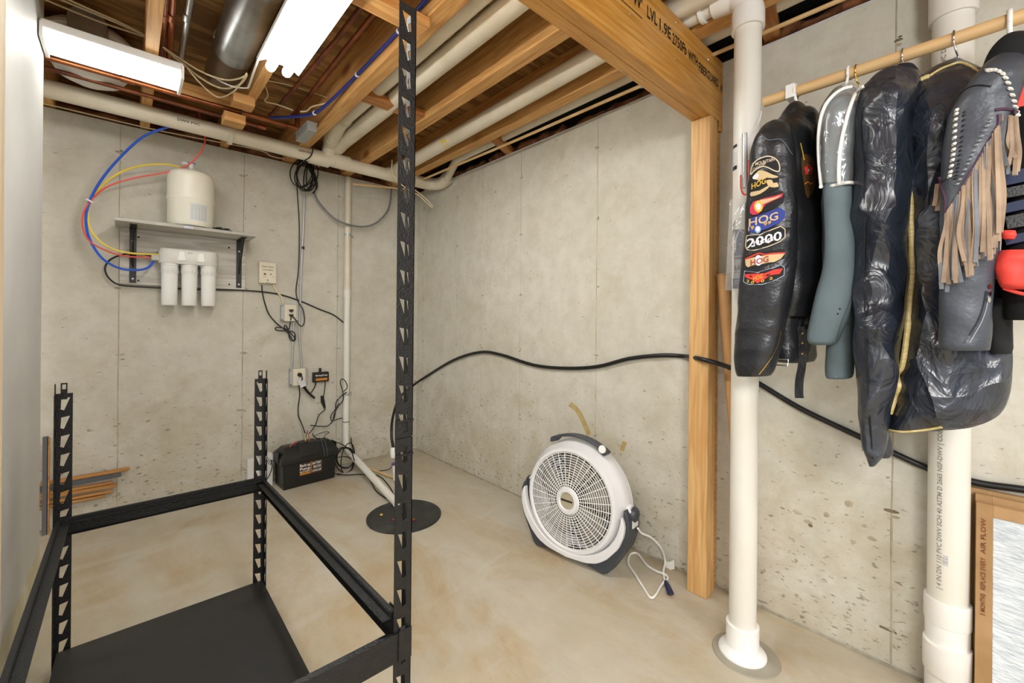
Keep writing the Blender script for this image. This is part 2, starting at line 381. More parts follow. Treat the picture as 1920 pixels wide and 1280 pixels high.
def stroke2d(pts, wd, closed=False):
    """polyline in pixels -> quad strip"""
    n = len(pts); vs = []; fs = []
    for i in range(n):
        a = V(pts[(i-1) % n if closed else max(i-1, 0)]); b = V(pts[(i+1) % n if closed else min(i+1, n-1)])
        t = (b-a).normalized(); nn = V((-t.y, t.x))*wd/2; p = V(pts[i]); vs += [tuple(p+nn), tuple(p-nn)]
    for i in range(n if closed else n-1):
        j = (i+1) % n; fs.append((2*i, 2*i+1, 2*j+1, 2*j))
    return vs, fs
def cat2(pts, k=5, closed=False): return [(p.x, p.y) for p in catmull([V((a, b, 0)) for a, b in pts], k, closed)]
# ================================================================== SETTING
WT = 2.362
struct('floor', B(-6, .2, -8, .2, -.12, 0), M_floor, smooth=False)
wb = struct('wall_back', B(-6, .2, 0, .2, 0, WT), M_wall, smooth=False)
wr = struct('wall_right', B(0, .2, -8, 0, 0, WT), M_wall, smooth=False)
sf = struct('ceiling', B(-6, .2, -8, .2, 2.605, 2.63), M_ply, smooth=False)
# form seams (ridges left between the pour forms), tie holes and lumps
def seam_back(x, wd=.006): MB().add(*seamgeo(lambda t, o, d: V((x+o, -d, t)), wd)).build('form_seam', M_seam, wb)
def seamgeo(fn, wd):
    vs = []; fs = []; n = 24
    for i in range(n+1):
        t = .01+(WT-.02)*i/n; j = noise.noise(V((t*3, wd*900, 1.3)))*.0025; ww = wd*(.6+.6*abs(noise.noise(V((t*5, wd*700, 5)))))
        vs += [fn(t, -ww+j, -.0006), fn(t, j, .0022), fn(t, ww+j, -.0006)]
    for i in range(n): a = i*3; fs += [(a, a+1, a+4, a+3), (a+1, a+2, a+5, a+4)]
    return vs, fs
def seam_right(y, wd=.005): MB().add(*seamgeo(lambda t, o, d: V((-d, y+o, t)), wd)).build('form_seam', M_seam, wr)
BX = [-2.027, -1.383, -.728, -2.66, -3.27]; RY = [-.103, -.634, -.964, -1.388, -2.025, -3.297, -3.9]
for i, x in enumerate(BX): seam_back(x, .005+.0003*i)
for i, y in enumerate(RY): seam_right(y, .0035+.0003*i)
def blob(c, nrm, a, b, h, seed, m, name, par):
    """small irregular flattened mark lying on a wall"""
    nrm = V(nrm); s = nrm.cross(V((0, 0, 1))); u = V((0, 0, 1)); rs = []
    for k, (rr, hh) in enumerate(((1, -.0004), (.75, .6), (.35, 1.))):
        ring = []
        for j in range(10):
            an = 2*pi*j/10; q = rr*(1+.45*noise.noise(V((cos(an)*1.3+seed, sin(an)*1.3, seed*2.1))))
            ring.append(V(c)+s*cos(an)*a*q+u*sin(an)*b*q+nrm*h*hh)
        rs.append(ring)
    return MB().rings(rs).build(name, m, par)
sd = 1
for x in BX[:4]:
    for z in (.13, .54, .95, 1.385, 1.80, 2.20):
        sd += 1.7
        blob((x+random.uniform(-.01, .02), 0, z+random.uniform(-.02, .02)), (0, -1, 0), random.uniform(.012, .028), random.uniform(.004, .009), .003, sd, M_patch, 'tie_lump', wb)
        blob((x+random.uniform(0, .02), 0, z+random.uniform(-.012, .012)), (0, -1, 0), random.uniform(.005, .010), random.uniform(.002, .004), .0035, sd+.6, M_pit, 'tie_hole', wb)
for y in RY[:6]:
    for z in (.13, .545, .99, 1.385, 1.79, 2.19):
        sd += 1.7
        if (y, z) == (-2.025, .13): continue
        blob((0, y+random.uniform(-.01, .01), z+random.uniform(-.02, .02)), (-1, 0, 0), random.uniform(.008, .022), random.uniform(.004, .008), .003, sd, M_patch, 'tie_lump', wr)
        blob((0, y+random.uniform(-.012, .012), z+random.uniform(-.012, .012)), (-1, 0, 0), random.uniform(.004, .008), random.uniform(.002, .004), .0035, sd+.6, M_pit, 'tie_hole', wr)
for px, py, a, b in ((1685, 75, .012, .005), (1672, 958, .022, .006), (1660, 1178, .02, .005), (1520, 985, .008, .006), (1330, 275, .006, .004)):
    c = rw(px, py); blob((0, c.y, c.z), (-1, 0, 0), a, b, .004, px*.37, M_pit, 'tie_hole', wr)
for px, py, a, b in ((1495, 960, .02, .012), (1515, 978, .018, .012), (1550, 965, .012, .014), (1592, 945, .016, .02), (1620, 985, .012, .01), (1635, 1010, .02, .012), (1600, 1015, .012, .01), (1586, 1155, .012, .008)):
    c = rw(px, py); blob((0, c.y, c.z), (-1, 0, 0), a*.8, b*.7, .0015, px*.31, M_patch, 'spall_mark', wr)
# rust runs above the fan
stn = mat('rust_run', '#b6a272', .9, c2='#a8905c', sc=30)
for pl in ([(1068, 757), (1082, 768), (1094, 790), (1105, 815)], [(1172, 828), (1168, 838), (1166, 845)]):
    vs, fs = stroke2d(cat2(pl, 4), 9); MB().add([V((-.0012, on(x, y, 0, 0).y, on(x, y, 0, 0).z)) for x, y in vs], fs).build('rust_run', stn, wr, smooth=False)
# slab joint along the walls (caulk bead)
bead = MB(); bead.tube([(-.004, -.02-.12*i, .003+.002*noise.noise(V((i*.7, 0, 0)))) for i in range(64)], .006, 6)
tag(bead.build('trim_1', mat('caulk_grey', '#a9a493', .8, c2='#8a8471', sc=20)), kind='structure')
bead = MB(); bead.tube([(-.01-.1*i, -.004, .003+.002*noise.noise(V((i*.7, 4, 0)))) for i in range(60)], .006, 6)
tag(bead.build('trim_2', MATS['caulk_grey']), kind='structure')
# partition on the left
pl = struct('wall_left', B(-2.40, -2.268, -2.75, -.80, 0, 2.604), M_wl2, smooth=False)
B(-2.268, -2.256, -2.75, -.85, .23, 2.60).build('drywall_sheet', M_wl, pl, smooth=False)
B(-2.2685, -2.2585, -2.75, -.805, 0, .225).build('bottom_board', M_wl2, pl, smooth=False)
# near stud at the left edge of the frame
tag(B(-2.18, -2.088, -2.82, -2.782, 0, 2.604).build('wall_stud', M_stud, bevel=.003), 'pale knotty wooden stud standing full height at the left edge', 'stud')

# sill plates, rim boards and insulation on the walls
struct('trim_3', B(.045, .185, -8, .2, WT, WT+.038), M_brown, smooth=False)
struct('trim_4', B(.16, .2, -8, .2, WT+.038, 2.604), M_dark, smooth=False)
struct('trim_5', B(-6, .045, .045, .185, WT, WT+.038), M_brown, smooth=False)
struct('trim_6', B(-6, .16, .16, .2, WT+.038, 2.604), M_brown, smooth=False)
def batt(p, q, r, seed, label):
    p = V(p); q = V(q); rs = []; n = 26
    for i in range(n+1):
        c = p.lerp(q, i/n); d = (q-p).normalized(); s = d.cross(V((0, 0, 1)))
        rr = r*(.35 if i in (0, n) else 1); ring = []
        for j in range(12):
            a = 2*pi*j/12; k = 1+.55*noise.noise(V((i*.55, cos(a)*1.1+seed, sin(a)*1.1)))
            ring.append(c+s*cos(a)*rr*1.0*k+V((0, 0, 1))*(sin(a)*rr*.75*k+rr*.62))
        rs.append(ring)
    return tag(MB().rings(rs).build('insulation_batt', M_brown), label, 'insulation', 'insulation on the wall top')
batt((.075, -.15, WT), (.075, -.95, WT), .050, 1, 'ragged brown insulation on the right wall top nearest the corner')
batt((.07, -1.0, WT), (.07, -1.75, WT), .055, 4, 'ragged brown insulation on the middle of the right wall top')
batt((.08, -1.8, WT), (.08, -2.6, WT), .050, 8, 'ragged brown insulation on the right wall top beside the laminated beam')
batt((.07, -2.75, WT), (.07, -3.35, WT), .055, 12, 'ragged brown insulation on the right wall top behind the white stand pipe')
batt((-.5, .075, WT), (-1.4, .075, WT), .05, 15, 'brown insulation on the back wall top above the grey junction box')
batt((-1.45, .075, WT), (-2.5, .075, WT), .05, 19, 'brown insulation on the back wall top above the white tank')
# white foam edge on the wall top
for nm, a, b in (('trim_7', (.0, -.1), (0, -5)),):
    mb = MB(); mb.tube([(.004, -.1-.07*i, WT+.004+.004*noise.noise(V((i*.45, 2, 0)))) for i in range(70)], .005, 6)
    tag(mb.build(nm, M_paper), kind='structure')

# ------------------------------------------------------------------ joists
jl = {0: 'wooden floor joist nearest the right wall, white drain pipe on its left side', 1: 'wooden floor joist second from the right wall, left of the labelled pipe',
      2: 'wooden floor joist carrying the blue water tube, left of the white pipe pair', 3: 'wooden floor joist above the hanging two-tube light, wood block under its end',
      4: 'pale wooden floor joist left of the round metal duct', 5: 'wooden floor joist above the left end of the enclosed ceiling light', 6: 'wooden floor joist out past the drywall partition'}
JX = [-.262, -.671, -1.097, -1.50, -1.915, -2.32, -2.73]
for i, x in enumerate(JX):
    hw = .036 if i in (0, 1, 2) else .023
    tag(B(x-hw, x+hw, -6.5, .15, 2.371 if i else 2.371, 2.604).build('floor_joist', M_joist, bevel=.004, smooth=False), jl[i], 'joist', 'floor joists overhead')
# cross pieces
tag(MB().beam((JX[2]+.036, -1.27, 2.40), (JX[1]-.036, -1.27, 2.40), .085, .038).build('joist_brace', M_brace, bevel=.003), 'short wooden brace between two joists above the pair of white pipes', 'brace')
p = fl(342, 172, 2.39)
tag(MB().beam((JX[4]+.025, p.y+.02, 2.41), (JX[3]-.025, p.y+.02, 2.41), .04, .075).build('joist_brace', M_blk, bevel=.003), 'wooden blocking right of the enclosed light, below the metal duct end', 'brace')
p = fl(796, 60, 2.335)
tag(MB().beam((p.x, p.y, 2.351), (p.x-.95, p.y, 2.351), .085, .038).build('nailer_board', M_blk, bevel=.003), 'light board nailed across under the joists by the top of the tall rack post', 'board')
for (px, py, zz, lab) in ((455, 200, 2.325, 'wood block under the joist by the two-tube light, above the copper pipe'), (438, 234, 2.26, 'lower wood block hanging below the two copper pipes')):
    p = fl(px, py, zz)
    tag(B(p.x-.05, p.x+.05, p.y-.045, p.y+.045, zz, zz+.05).build('wood_block', M_blk, bevel=.003), lab, 'block')
p = fl(455, 200, 2.325)
for py_, y2 in ((1, -.05), (2, .1)): pass
# small rough braces in the right hand cavity
tag(MB().beam((-.22, -1.35, 2.40), (.04, -1.25, 2.385), .06, .038).build('joist_brace', M_brace, bevel=.002), 'short brace between the last joist and the right wall top', 'brace')
tag(MB().beam((-.22, -2.95, 2.42), (.04, -2.9, 2.40), .06, .038).build('joist_brace', M_brace, bevel=.002), 'short brace just behind the top of the white stand pipe', 'brace')
tag(B(.0, .12, -3.4, -.3, 2.52, 2.60).build('black_duct', M_darkf), 'dark foil-faced duct strip in the cavity above the right wall', 'duct')

# ------------------------------------------------------------------ beam and post
LZ0, LZ1 = 2.094, 2.370
lv = thing('laminated_beam', 'large laminated wooden beam with black stamped lettering, resting on the post', 'beam', (-.6, -2.67, LZ0))
B(-6, -.032, -2.6685, -2.626, LZ0, LZ1).build('beam_ply', M_lvl, lv, bevel=.002)
B(-6, -.032, -2.712, -2.6695, LZ0, LZ1).build('beam_ply', M_lvl, lv, bevel=.002)
B(-.0295, -.001, -2.712, -2.626, LZ0-.04, LZ1).build('end_board', M_lvl, lv, bevel=.002)
def lt(s, x0, x1, z0, h): text3('lettering', s, (x0, -2.7132, z0), (x1-x0, 0, 0), (0, 0, h), M_ink, lv)
lt('W\'', -.74, -.68, 2.266, .044); lt('LVL', -.648, -.58, 2.262, .044); lt('1.9E', -.563, -.48, 2.258, .043); lt('2750Fb', -.468, -.354, 2.252, .041)
lt('WITH', -.339, -.256, 2.246, .039); lt('FIBERGUARD', -.245, -.05, 2.237, .036); lt('3K', -.0275, -.004, 2.236, .03)
B(-1.05, -.68, -2.7131, -2.7127, 2.240, 2.2425).build('stamp_line', M_ink, lv, smooth=False)
for px, py in ((1182, 25), (1268, 42), (1266, 110), (1328, 112)):
    c = on(px, py, 1, -2.712); MB().lathe([(.004, 0), (.003, .002), (0, .0025)], (c.x, -2.712, c.z), (0, -1, 0), 8).build('nail_head', M_galv, lv)
ps = thing('support_post', 'knotty yellow wooden support post under the beam end against the right wall', 'post', (-.07, -2.67, 0))
B(-.126, -.088, -2.712, -2.626, 0, 2.0935).build('stud', M_post, ps, bevel=.003)
B(-.0872, -.049, -2.710, -2.628, 0, 2.0935).build('stud', M_post, ps, bevel=.003)
B(-.048, -.002, -2.703, -2.632, 0, 2.0535).build('stud', M_joist, ps, bevel=.003)
# ------------------------------------------------------------------ ceiling lights
def lampA():
    x0, x1 = -2.25, -1.803; y0, y1 = -1.02, -.83; z0 = 2.302
    t = thing('ceiling_light', 'enclosed bright strip light with flat diffuser hanging at the upper left', 'light', ((x0+x1)/2, (y0+y1)/2, 2.37))
    B(x0, x1, y0, y1, 2.337, 2.3705).build('housing', M_lamp, t, bevel=.004)
    MB().prism([(x0+.01, y0+.006, 2.337), (x0+.01, y0+.03, z0), (x0+.01, y1-.03, z0), (x0+.01, y1-.006, 2.337)], (x1-x0-.02, 0, 0)).build('diffuser', M_diff, t, smooth=False)
    B(x1-.0095, x1+.003, y0-.003, y1+.003, z0-.006, 2.36).build('end_cap', M_white, t, bevel=.003)
    B(x0-.003, x0+.0095, y0-.003, y1+.003, z0-.006, 2.36).build('end_cap', M_white, t, bevel=.003)
lampA()
def lampB():
    y0, y1 = -1.41, -2.62; x0, x1 = -1.585, -1.415
    t = thing('ceiling_light', 'open two-tube shop light with white reflector, top centre left', 'light', (-1.5, -2, 2.37))
    MB().prism([(-1.55, y0, 2.3705), (-1.45, y0, 2.3705), (-1.44, y0, 2.335), (x1, y0, 2.315), (x1-.002, y0, 2.300), (-1.45, y0, 2.322), (-1.55, y0, 2.322), (x0+.002, y0, 2.300), (x0, y0, 2.315), (-1.56, y0, 2.335)], (0, y1-y0, 0)).build('reflector', M_lamp, t, smooth=False)
    for x in (-1.532, -1.468):
        MB().lathe([(.006, -.008), (.017, 0), (.019, .01), (.019, 1.17), (.017, 1.18), (.006, 1.19)], (x, y0+.0, 2.292), (0, -1, 0), 16).build('lamp_tube', M_light, t)
lampB()
for x, y, rz in ((-1.5, -5.2, 0), (-3.6, -4.2, 0)):
    pass
# ------------------------------------------------------------------ metal duct, white boot, copper pipes
dt = thing('round_duct', 'shiny galvanised round duct between joists, end facing the back wall', 'duct', (-1.61, -1.5, 2.48))
MB().lathe([(.0, -.02), (.04, -.012), (.078, 0), (.084, .012), (.084, .3), (.087, .305), (.087, .32), (.084, .325), (.084, .9), (.087, .905), (.087, .92), (.084, .925), (.084, 3.5)], (-1.612, -.74, 2.50), (0, -1, 0), 36).build('duct_pipe', M_galv, dt)
MB().tube([(-1.612-.087*cos(a), -1.1, 2.50+.087*sin(a)) for a in [i*pi/12 for i in range(13)]], .004, 6).build('hanger_strap', M_emt, dt)
wv = thing('vent_boot', 'round white vent boot half hidden above the enclosed light', 'vent', (-2.13, -.52, 2.42))
MB().lathe([(.14, .14), (.155, .10), (.158, .05), (.148, -.02), (.115, -.075), (.06, -.10), (0, -.105)], (-2.13, -.56, 2.44), (0, 0, 1), 36).build('bowl', M_white2, wv)
MB().lathe([(.155, .0), (.170, .005), (.170, .02), (.155, .025)], (-2.13, -.56, 2.53), (0, 0, 1), 36).build('rim', M_white, wv)
MB().lathe([(.065, 0), (.07, .08), (0, .08)], (-2.13, -.80, 2.52), (0, 1, 0), 24).build('inlet', M_galv, wv)
def pipe(name, label, pts, r, m, k=1, cat='pipe', group=None, n=16, parts=(), flat=1.):
    """thing with one tube plus coupling / clip parts: parts = [(name, p, q, radius, material)]"""
    if not parts:
        o = MB().tube(pts, r, n, k).build(name, m); return tag(o, label, cat, group)
    t = thing(name, label, cat, pts[0], group)
    MB().tube(pts, r, n, k).build('tube', m, t)
    for nm, p, q, rr, mm in parts: MB().tube([p, V(p).lerp(V(q), .08), V(p).lerp(V(q), .92), q], [rr*.97, rr, rr, rr*.97], n).build(nm, mm, t)
    return t
# three risers beside the duct
for px0, px1, m, lab in ((311, 300, M_copd, 'dark iron pipe, leftmost of the three pipes left of the metal duct'), (325, 316, M_cop, 'copper pipe, middle one of the three pipes left of the metal duct'), (357, 337, M_galv, 'grey metal pipe just left of the metal duct')):
    a = fl(px0, -6, 2.46); b = fl(px1, 125, 2.46)
    pipe('water_pipe', lab, [(a.x, a.y-1.2, 2.46), tuple(a), tuple(b), (b.x, b.y+.12, 2.455)], .0125, m, parts=[('coupling', V((a.x, a.y+.12, 2.46)), V((a.x, a.y+.17, 2.46)), .016, m)])
# copper pair running along the back wall
pa = fl(80, 97, 2.34); pb = fl(545, 243, 2.34); pa.y = pb.y = (pa.y+pb.y)/2
pipe('copper_pipe', 'bright copper pipe running across below the enclosed light', [(-3.2, pa.y, 2.34), (pb.x, pa.y, 2.34), (pb.x+.02, pa.y, 2.35), (pb.x+.03, pa.y, 2.45)], .012, M_cop,
     parts=[('elbow', (pb.x-.03, pa.y, 2.34), (pb.x+.025, pa.y, 2.34), .016, M_cop), ('coupling', (-2.02, pa.y, 2.34), (-1.97, pa.y, 2.34), .0155, M_cop)])
pc = fl(80, 122, 2.34); pd = fl(492, 241, 2.34); pc.y = pd.y = (pc.y+pd.y)/2
pipe('copper_pipe', 'duller copper pipe behind the bright one, ending by the blue tube', [(-3.2, pc.y, 2.34), (pd.x, pc.y, 2.34)], .0105, M_copd, parts=[('coupling', (pd.x-.03, pc.y, 2.34), (pd.x+.012, pc.y, 2.34), .014, M_cop)])
p = fl(455, 205, 2.34)
for px, py, yy in ((451, 212, pa.y), (441, 220, pc.y)):
    q = fl(px, py, 2.34)
    tag(MB().tube([(q.x, yy-.018, 2.385), (q.x, yy-.017, 2.335), (q.x, yy, 2.322), (q.x, yy+.017, 2.335), (q.x, yy+.018, 2.385)], .004, 6, 4).build('pipe_hanger', M_rubber), 'black hook hanger on the %s copper pipe by the wood block' % ('bright' if yy == pa.y else 'duller'), 'hanger')
# copper pair along the joist bay under the plywood
for (x0, y0), (x1, y1), lab in (((505, 219), (690, 30), 'long copper pipe running diagonally just right of the two-tube light'), ((549, 218), (700, 20), 'long copper pipe beside the blue tube')):
    a = fl(x0, y0, 2.47); b = fl(x1, y1, 2.47); xx = (a.x+b.x)/2
    pipe('copper_pipe', lab, [(a.x+.002, a.y, 2.47), (xx, -1.5, 2.47), (xx, -4.4, 2.47)], .0115, M_copd if x0 == 505 else M_cop, parts=[('coupling', (a.x, a.y-.0, 2.47), (a.x, a.y-.04, 2.47), .0145, M_cop)])
a = fl(548, 222, 2.45)
pipe('copper_pipe', 'short copper stub dropping to the elbow above the grey junction box', [(a.x, a.y, 2.47), (pb.x+.03, pa.y+.04, 2.42), (pb.x+.03, pa.y+.005, 2.36)], .0115, M_cop)
# blue water tube clipped to the joist
bp = [fl(508, 221, 2.40), fl(545, 219, 2.38), fl(590, 212, 2.372), fl(632, 178, 2.40), fl(670, 140, 2.42), fl(700, 110, 2.42), fl(748, 58, 2.42), fl(800, -2, 2.42)]
bp = bp + [bp[-1]+(bp[-1]-bp[-2])*2]
for q in bp[1:]: q.x = min(q.x, JX[2]-.044)
t = pipe('water_tube', 'dark blue plastic water tube clipped along a joist', bp, .0085, M_pex, 5, 'tube', parts=[('clip', q+V((0, -.006, 0)), q+V((0, .006, 0)), .012, M_white) for q in (bp[2], bp[4], bp[6])])
# ------------------------------------------------------------------ white drain pipes
MZ, MY = 2.305, -.36
zl = 2.325
def mp(px, py): q = on(px, py, 1, MY); return q
eA, eB = mp(-60, 128), mp(778, 340)
elb = V((-.165, MY, eB.z))
dr = thing('drain_pipe', 'long off-white drain pipe running across under the joists to the corner', 'pipe', eB)
r4 = .0455
MB().tube([V((-4.5, MY, eA.z)), V((eB.x-.12, MY, eB.z))], r4, 28).build('tube', M_pvcl, dr)
def ring(mb_pts, r, nm, m, par): MB().tube(mb_pts, r, 28).build(nm, m, par)
def collar(px, py, L, r=r4*1.13, nm='coupling', m=M_pvcl):
    q = mp(px, py); MB().lathe([(r4, -L/2), (r, -L/2), (r, L/2), (r4, L/2)], q, (1, 0, 0), 32).build(nm, m, dr)
collar(431, 254, .022, r4*1.2); collar(598, 296, .13); collar(640, 304, .11); collar(625, 300, .16, r4*1.08, 'wye_body'); collar(738, 329, .12)
q = mp(795, 343)
MB().tube([V((q.x-.10, MY, q.z)), V((q.x-.02, MY, q.z)), V((q.x+.045, MY-.012, q.z)), V((q.x+.09, MY-.05, q.z)), V((q.x+.105, MY-.12, q.z)), V((q.x+.103, MY-.2, q.z+.02))], r4*1.08, 28, 4).build('elbow', M_pvcl, dr)
MB().tube([V((q.x+.105, MY-.17, q.z+.005)), V((-.13, MY-.45, 2.425)), V((-.13, -3.3, 2.435))], .032, 24).build('tube', M_pvcl, dr)
# riser from the wye and the pipes in the bays
wy = mp(614, 298)
xp1 = -.995
for px_c, wd_ in ((331, .105), (557, .085)):
    xx_ = mp(px_c, 240).x; q_ = V((xx_, MY-.0462, eA.z+(eB.z-eA.z)*(xx_+4.5)/(eB.x+4.5)-.010)); text3('lettering', 'DWV PVC', q_, V((wd_, 0, 0)), V((0, 0, .014)), M_ink, dr)
pr = thing('drain_pipe', 'white drain pipe rising from the wye in two bends into the joist bay', 'pipe', wy+V((0, -.05, .05)))
MB().tube([wy+V((0, -.01, .03)), wy+V((0, -.075, .12)), V((xp1+.03, MY-.19, 2.43)), V((xp1, MY-.36, 2.445)), V((xp1, -4.8, 2.455))], [.0445]*5, 24, 1).build('tube', M_pvcl, pr)
MB().tube([wy+V((0, -.06, .10)), V((xp1+.03, MY-.185, 2.428))], .051, 24).build('coupling', M_pvcl, pr)
MB().tube([V((xp1+.028, MY-.2, 2.432)), V((xp1, MY-.38, 2.4452)), V((xp1, MY-.48, 2.4454))], .051, 24).build('coupling', M_pvcl, pr)
pipe('drain_pipe', 'white drain pipe running beside the riser, right one of the pair', [(-.885, -.33, 2.425), (-.885, -4.8, 2.435)], .0485, M_pvcl, parts=[('coupling', (-.885, -.34, 2.425), (-.885, -.46, 2.425), .054, M_pvcl)])
a = on(730, 300, 2, 2.36); b = on(1150, 106, 2, 2.40)
p3 = thing('drain_pipe', 'white pipe with a small yellow label, between the second and last joists', 'pipe', (-.4, -1.2, 2.38))
A3 = V((-.42, -.36, 2.37)); B3 = V((-.40, -2.45, 2.42)); B4 = B3+(B3-A3)
B4.z = B3.z+.05
MB().tube([A3, B3, B4], .0445, 24).build('tube', M_pvcl, p3)
MB().tube([A3, A3.lerp(B3, .06)], .052, 24).build('coupling', M_pvcl, p3)
def on_seg(A, B_, px):
    best = min(range(2001), key=lambda i: abs(projx(A.lerp(B_, i/2000))-px)); return A.lerp(B_, best/2000)
def projx(P):
    d = P-CAM; return CX+F*d.dot(R_)/d.dot(F_)
q = on_seg(A3, B3, 841); dq = (B3-A3).normalized()
tc = (CAM-q); tc -= dq*tc.dot(dq); tc.normalize(); sd_ = dq.cross(tc)
def wrap(A0, r, dirv, tc, sd_, a0, a1, l0, l1, m, nm, par, lift=.0008):
    n = 8; vs = []
    for i in range(n+1):
        a = a0+(a1-a0)*i/n; o = (tc*cos(a)+sd_*sin(a))*(r+lift); vs += [A0+dirv*l0+o, A0+dirv*l1+o]
    return MB().add(vs, [(2*i, 2*i+1, 2*i+3, 2*i+2) for i in range(n)]).build(nm, m, par)
wrap(q, .0445, dq, tc, sd_, -.5, .5, -.025, .025, mat('label_yellow', '#e3c93a', .5), 'label', p3)
wrap(q, .0445, dq, tc, sd_, -.05, .35, -.02, .02, M_paper, 'label_print', p3, .0012)
# tan conduit strung below the last joist
ca = fl(660, 346, 2.19); c0 = fl(800, 333, 2.345); c1 = fl(1215, 155, 2.36)
pipe('conduit', 'thin tan conduit running under the last joist along the right wall', [c0+(c0-c1)*.03, c0.lerp(c1, .5)+V((0, 0, -.006)), c1, c1+(c1-c0)*.8], .0085, M_tan, 4, parts=[('clip', c0.lerp(c1, .45), c0.lerp(c1, .455), .012, M_emt), ('clip', c0.lerp(c1, .98), c0.lerp(c1, .985), .013, M_emt)])
a = bw(661, 345, -.28); b = bw(780, 356, -.28)
pipe('conduit', 'short tan conduit stub below the drain pipe beside the vertical pipe', [a, b], .0075, M_tan)
# ------------------------------------------------------------------ vertical pipe into the sump
vx = -.668; vy = -.05
vp = thing('sump_discharge_pipe', 'narrow white vertical pipe on the back wall bending down to the sump cover', 'pipe', (vx, vy, 0))
jt = bw(652, 553, vy).z
MB().tube([(vx, vy, WT-.02), (vx, vy, jt)], .0245, 20).build('tube', M_pvcl, vp)
ang = bw(650, 838, vy); se = fl(744, 945, .02)
MB().tube([V((vx, vy, jt)), V((vx, vy, ang.z+.03)), V((vx+.002, vy-.01, ang.z)), V((vx+.012, vy-.04, ang.z-.03)), se+V((0, 0, .005))], .0245, 20).build('tube', M_pvc, vp)
MB().lathe([(.0245, 0), (.0285, 0), (.0285, .06), (.0245, .06)], (vx, vy, jt-.02), (0, 0, 1), 24).build('coupling', M_fit, vp)
for py in (440, 738):
    q = bw(652, py, vy); MB().lathe([(.0250, 0), (.0262, 0), (.0262, .018), (.025, .018)], (vx, vy, q.z-.01), (0, 0, 1), 24).build('strap', M_emt, vp)
    B(vx+.02, vx+.055, vy+.02, vy+.049, q.z-.006, q.z+.006).build('strap_screw', M_emt, vp)
q = bw(651, 790, vy); MB().lathe([(.025, 0), (.0262, 0), (.0262, .005), (.025, .005)], (vx, vy, q.z), (0, 0, 1), 24).build('cable_tie', M_cord, vp)
q = bw(644, 465, vy)
# EMT conduits
def bwp(l, y): return [bw(a, b, y) for a, b in l]
pipe('conduit', 'thin silver conduit dropping down the back wall from the cable coil', bwp([(571, 318), (570, 400), (566, 480), (563, 560), (561, 620), (564, 665), (566, 694)], -.016), .0078, M_emt, 4, parts=[('coupling', *bwp([(566, 478), (565.6, 492)], -.016), .0105, M_emt), ('strap', *bwp([(568, 462), (568, 467)], -.016), .0115, M_cord)])
pipe('conduit', 'short grey conduit between the two electrical outlets', bwp([(551, 604), (549, 650), (547, 692)], -.016), .0078, M_emt, 3)
# ------------------------------------------------------------------ sump cover
a = fl(687, 973); b = fl(827, 962); c = (a+b)/2; rad = (b-a).length/2
sm = thing('sump_cover', 'round black sump pit cover set in the floor behind the tall post', 'cover', (c.x, c.y, 0))
MB().lathe([(rad, 0), (rad, .008), (rad-.008, .012), (rad-.02, .009), (.03, .009), (0, .009)], (c.x, c.y, 0), (0, 0, 1), 56).build('lid', M_sump, sm)
for px, py in ((738, 975), (776, 975), (715, 966)):
    q = fl(px, py, .01); MB().lathe([(.012, 0), (.012, .006), (.008, .01), (0, .01)], q, (0, 0, 1), 12).build('bolt', M_copd if px > 720 else M_brass, sm)
# white check valve with purple ring and thin black pipe beyond the post
cv = thing('hose_adapter', 'white hose adapter with a purple ring just left of the tall post', 'fitting', on(738, 868, 1, -.62))
q0 = on(738, 838, 1, -.62); q1 = on(739, 868, 1, -.62); q2 = on(742, 945, 1, -.62)
MB().lathe([(.012, 0), (.02, .004), (.024, .02), (.024, .06), (.018, .075)], q0, (0, 0, -1), 20).build('body', M_white, cv)
MB().lathe([(.019, 0), (.019, .012)], q1, (0, 0, -1), 20).build('ring', mat('purple_ring', '#5b2f8a', .4), cv)
MB().tube([q1+V((0, 0, -.01)), V((q1.x+.004, q1.y-.01, .02))], .014, 16).build('stub_pipe', M_pvc, cv)
# the tan stick on the floor behind the pipe
a = fl(668, 870, .02); b = fl(745, 897, .02)
pipe('conduit', 'tan conduit lying low from the back wall to the sump', [a, b], .009, M_tan)
# ------------------------------------------------------------------ right wall stand pipes
sx, sy = -.326, -2.928
sp = thing('stand_pipe', 'tall white pipe with a floor flange, standing before the right wall', 'pipe', (sx, sy, 0))
MB().tube([(sx, sy, .02), (sx, sy, 2.34)], .0445, 36).build('tube', M_pvc, sp)
MB().lathe([(.0445, .0), (.078, .0), (.078, .012), (.070, .022), (.056, .030), (.0535, .035), (.0535, .11), (.0500, .112), (.0445, .112)], (sx, sy, 0), (0, 0, 1), 40).build('floor_flange', M_white, sp)
MB().lathe([(0, 0), (.11, 0), (.108, .004), (.085, .006), (0, .006)], (sx+.004, sy-.01, 0), (0, 0, 1), 40).build('caulk_ring', mat('caulk_dark', '#8f8a7c', .7, c2='#a29c8c', sc=8), sp)
tz = on(1415, 45, 0, sx).z
MB().lathe([(.0455, 0), (.054, 0), (.054, .06), (.050, .08), (.03, .09)], (sx, sy, tz-.012), (0, 0, 1), 36).build('elbow_socket', M_fit, sp)
MB().tube([(sx, sy, tz+.03), (sx, sy+.005, 2.345), (sx-.002, sy+.035, 2.392), (sx-.004, sy+.08, 2.402), (sx-.006, sy+.12, 2.406)], .0445, 28, 4).build('elbow', M_fit, sp)
MB().tube([V((sx-.006, sy+.08, 2.404)), V((sx-.010, -2.45, 2.415))], .0315, 24).build('side_tube', M_pvc, sp)
MB().lathe([(.032, 0), (.043, 0), (.044, .006), (.043, .014), (.032, .014)], V((sx-.006, sy+.155, 2.407)), (0, 1, 0), 30).build('union_ring', M_white, sp)
fx, fy = -.078, -3.437
bpz = lambda py: rw(1790, py, fx).z
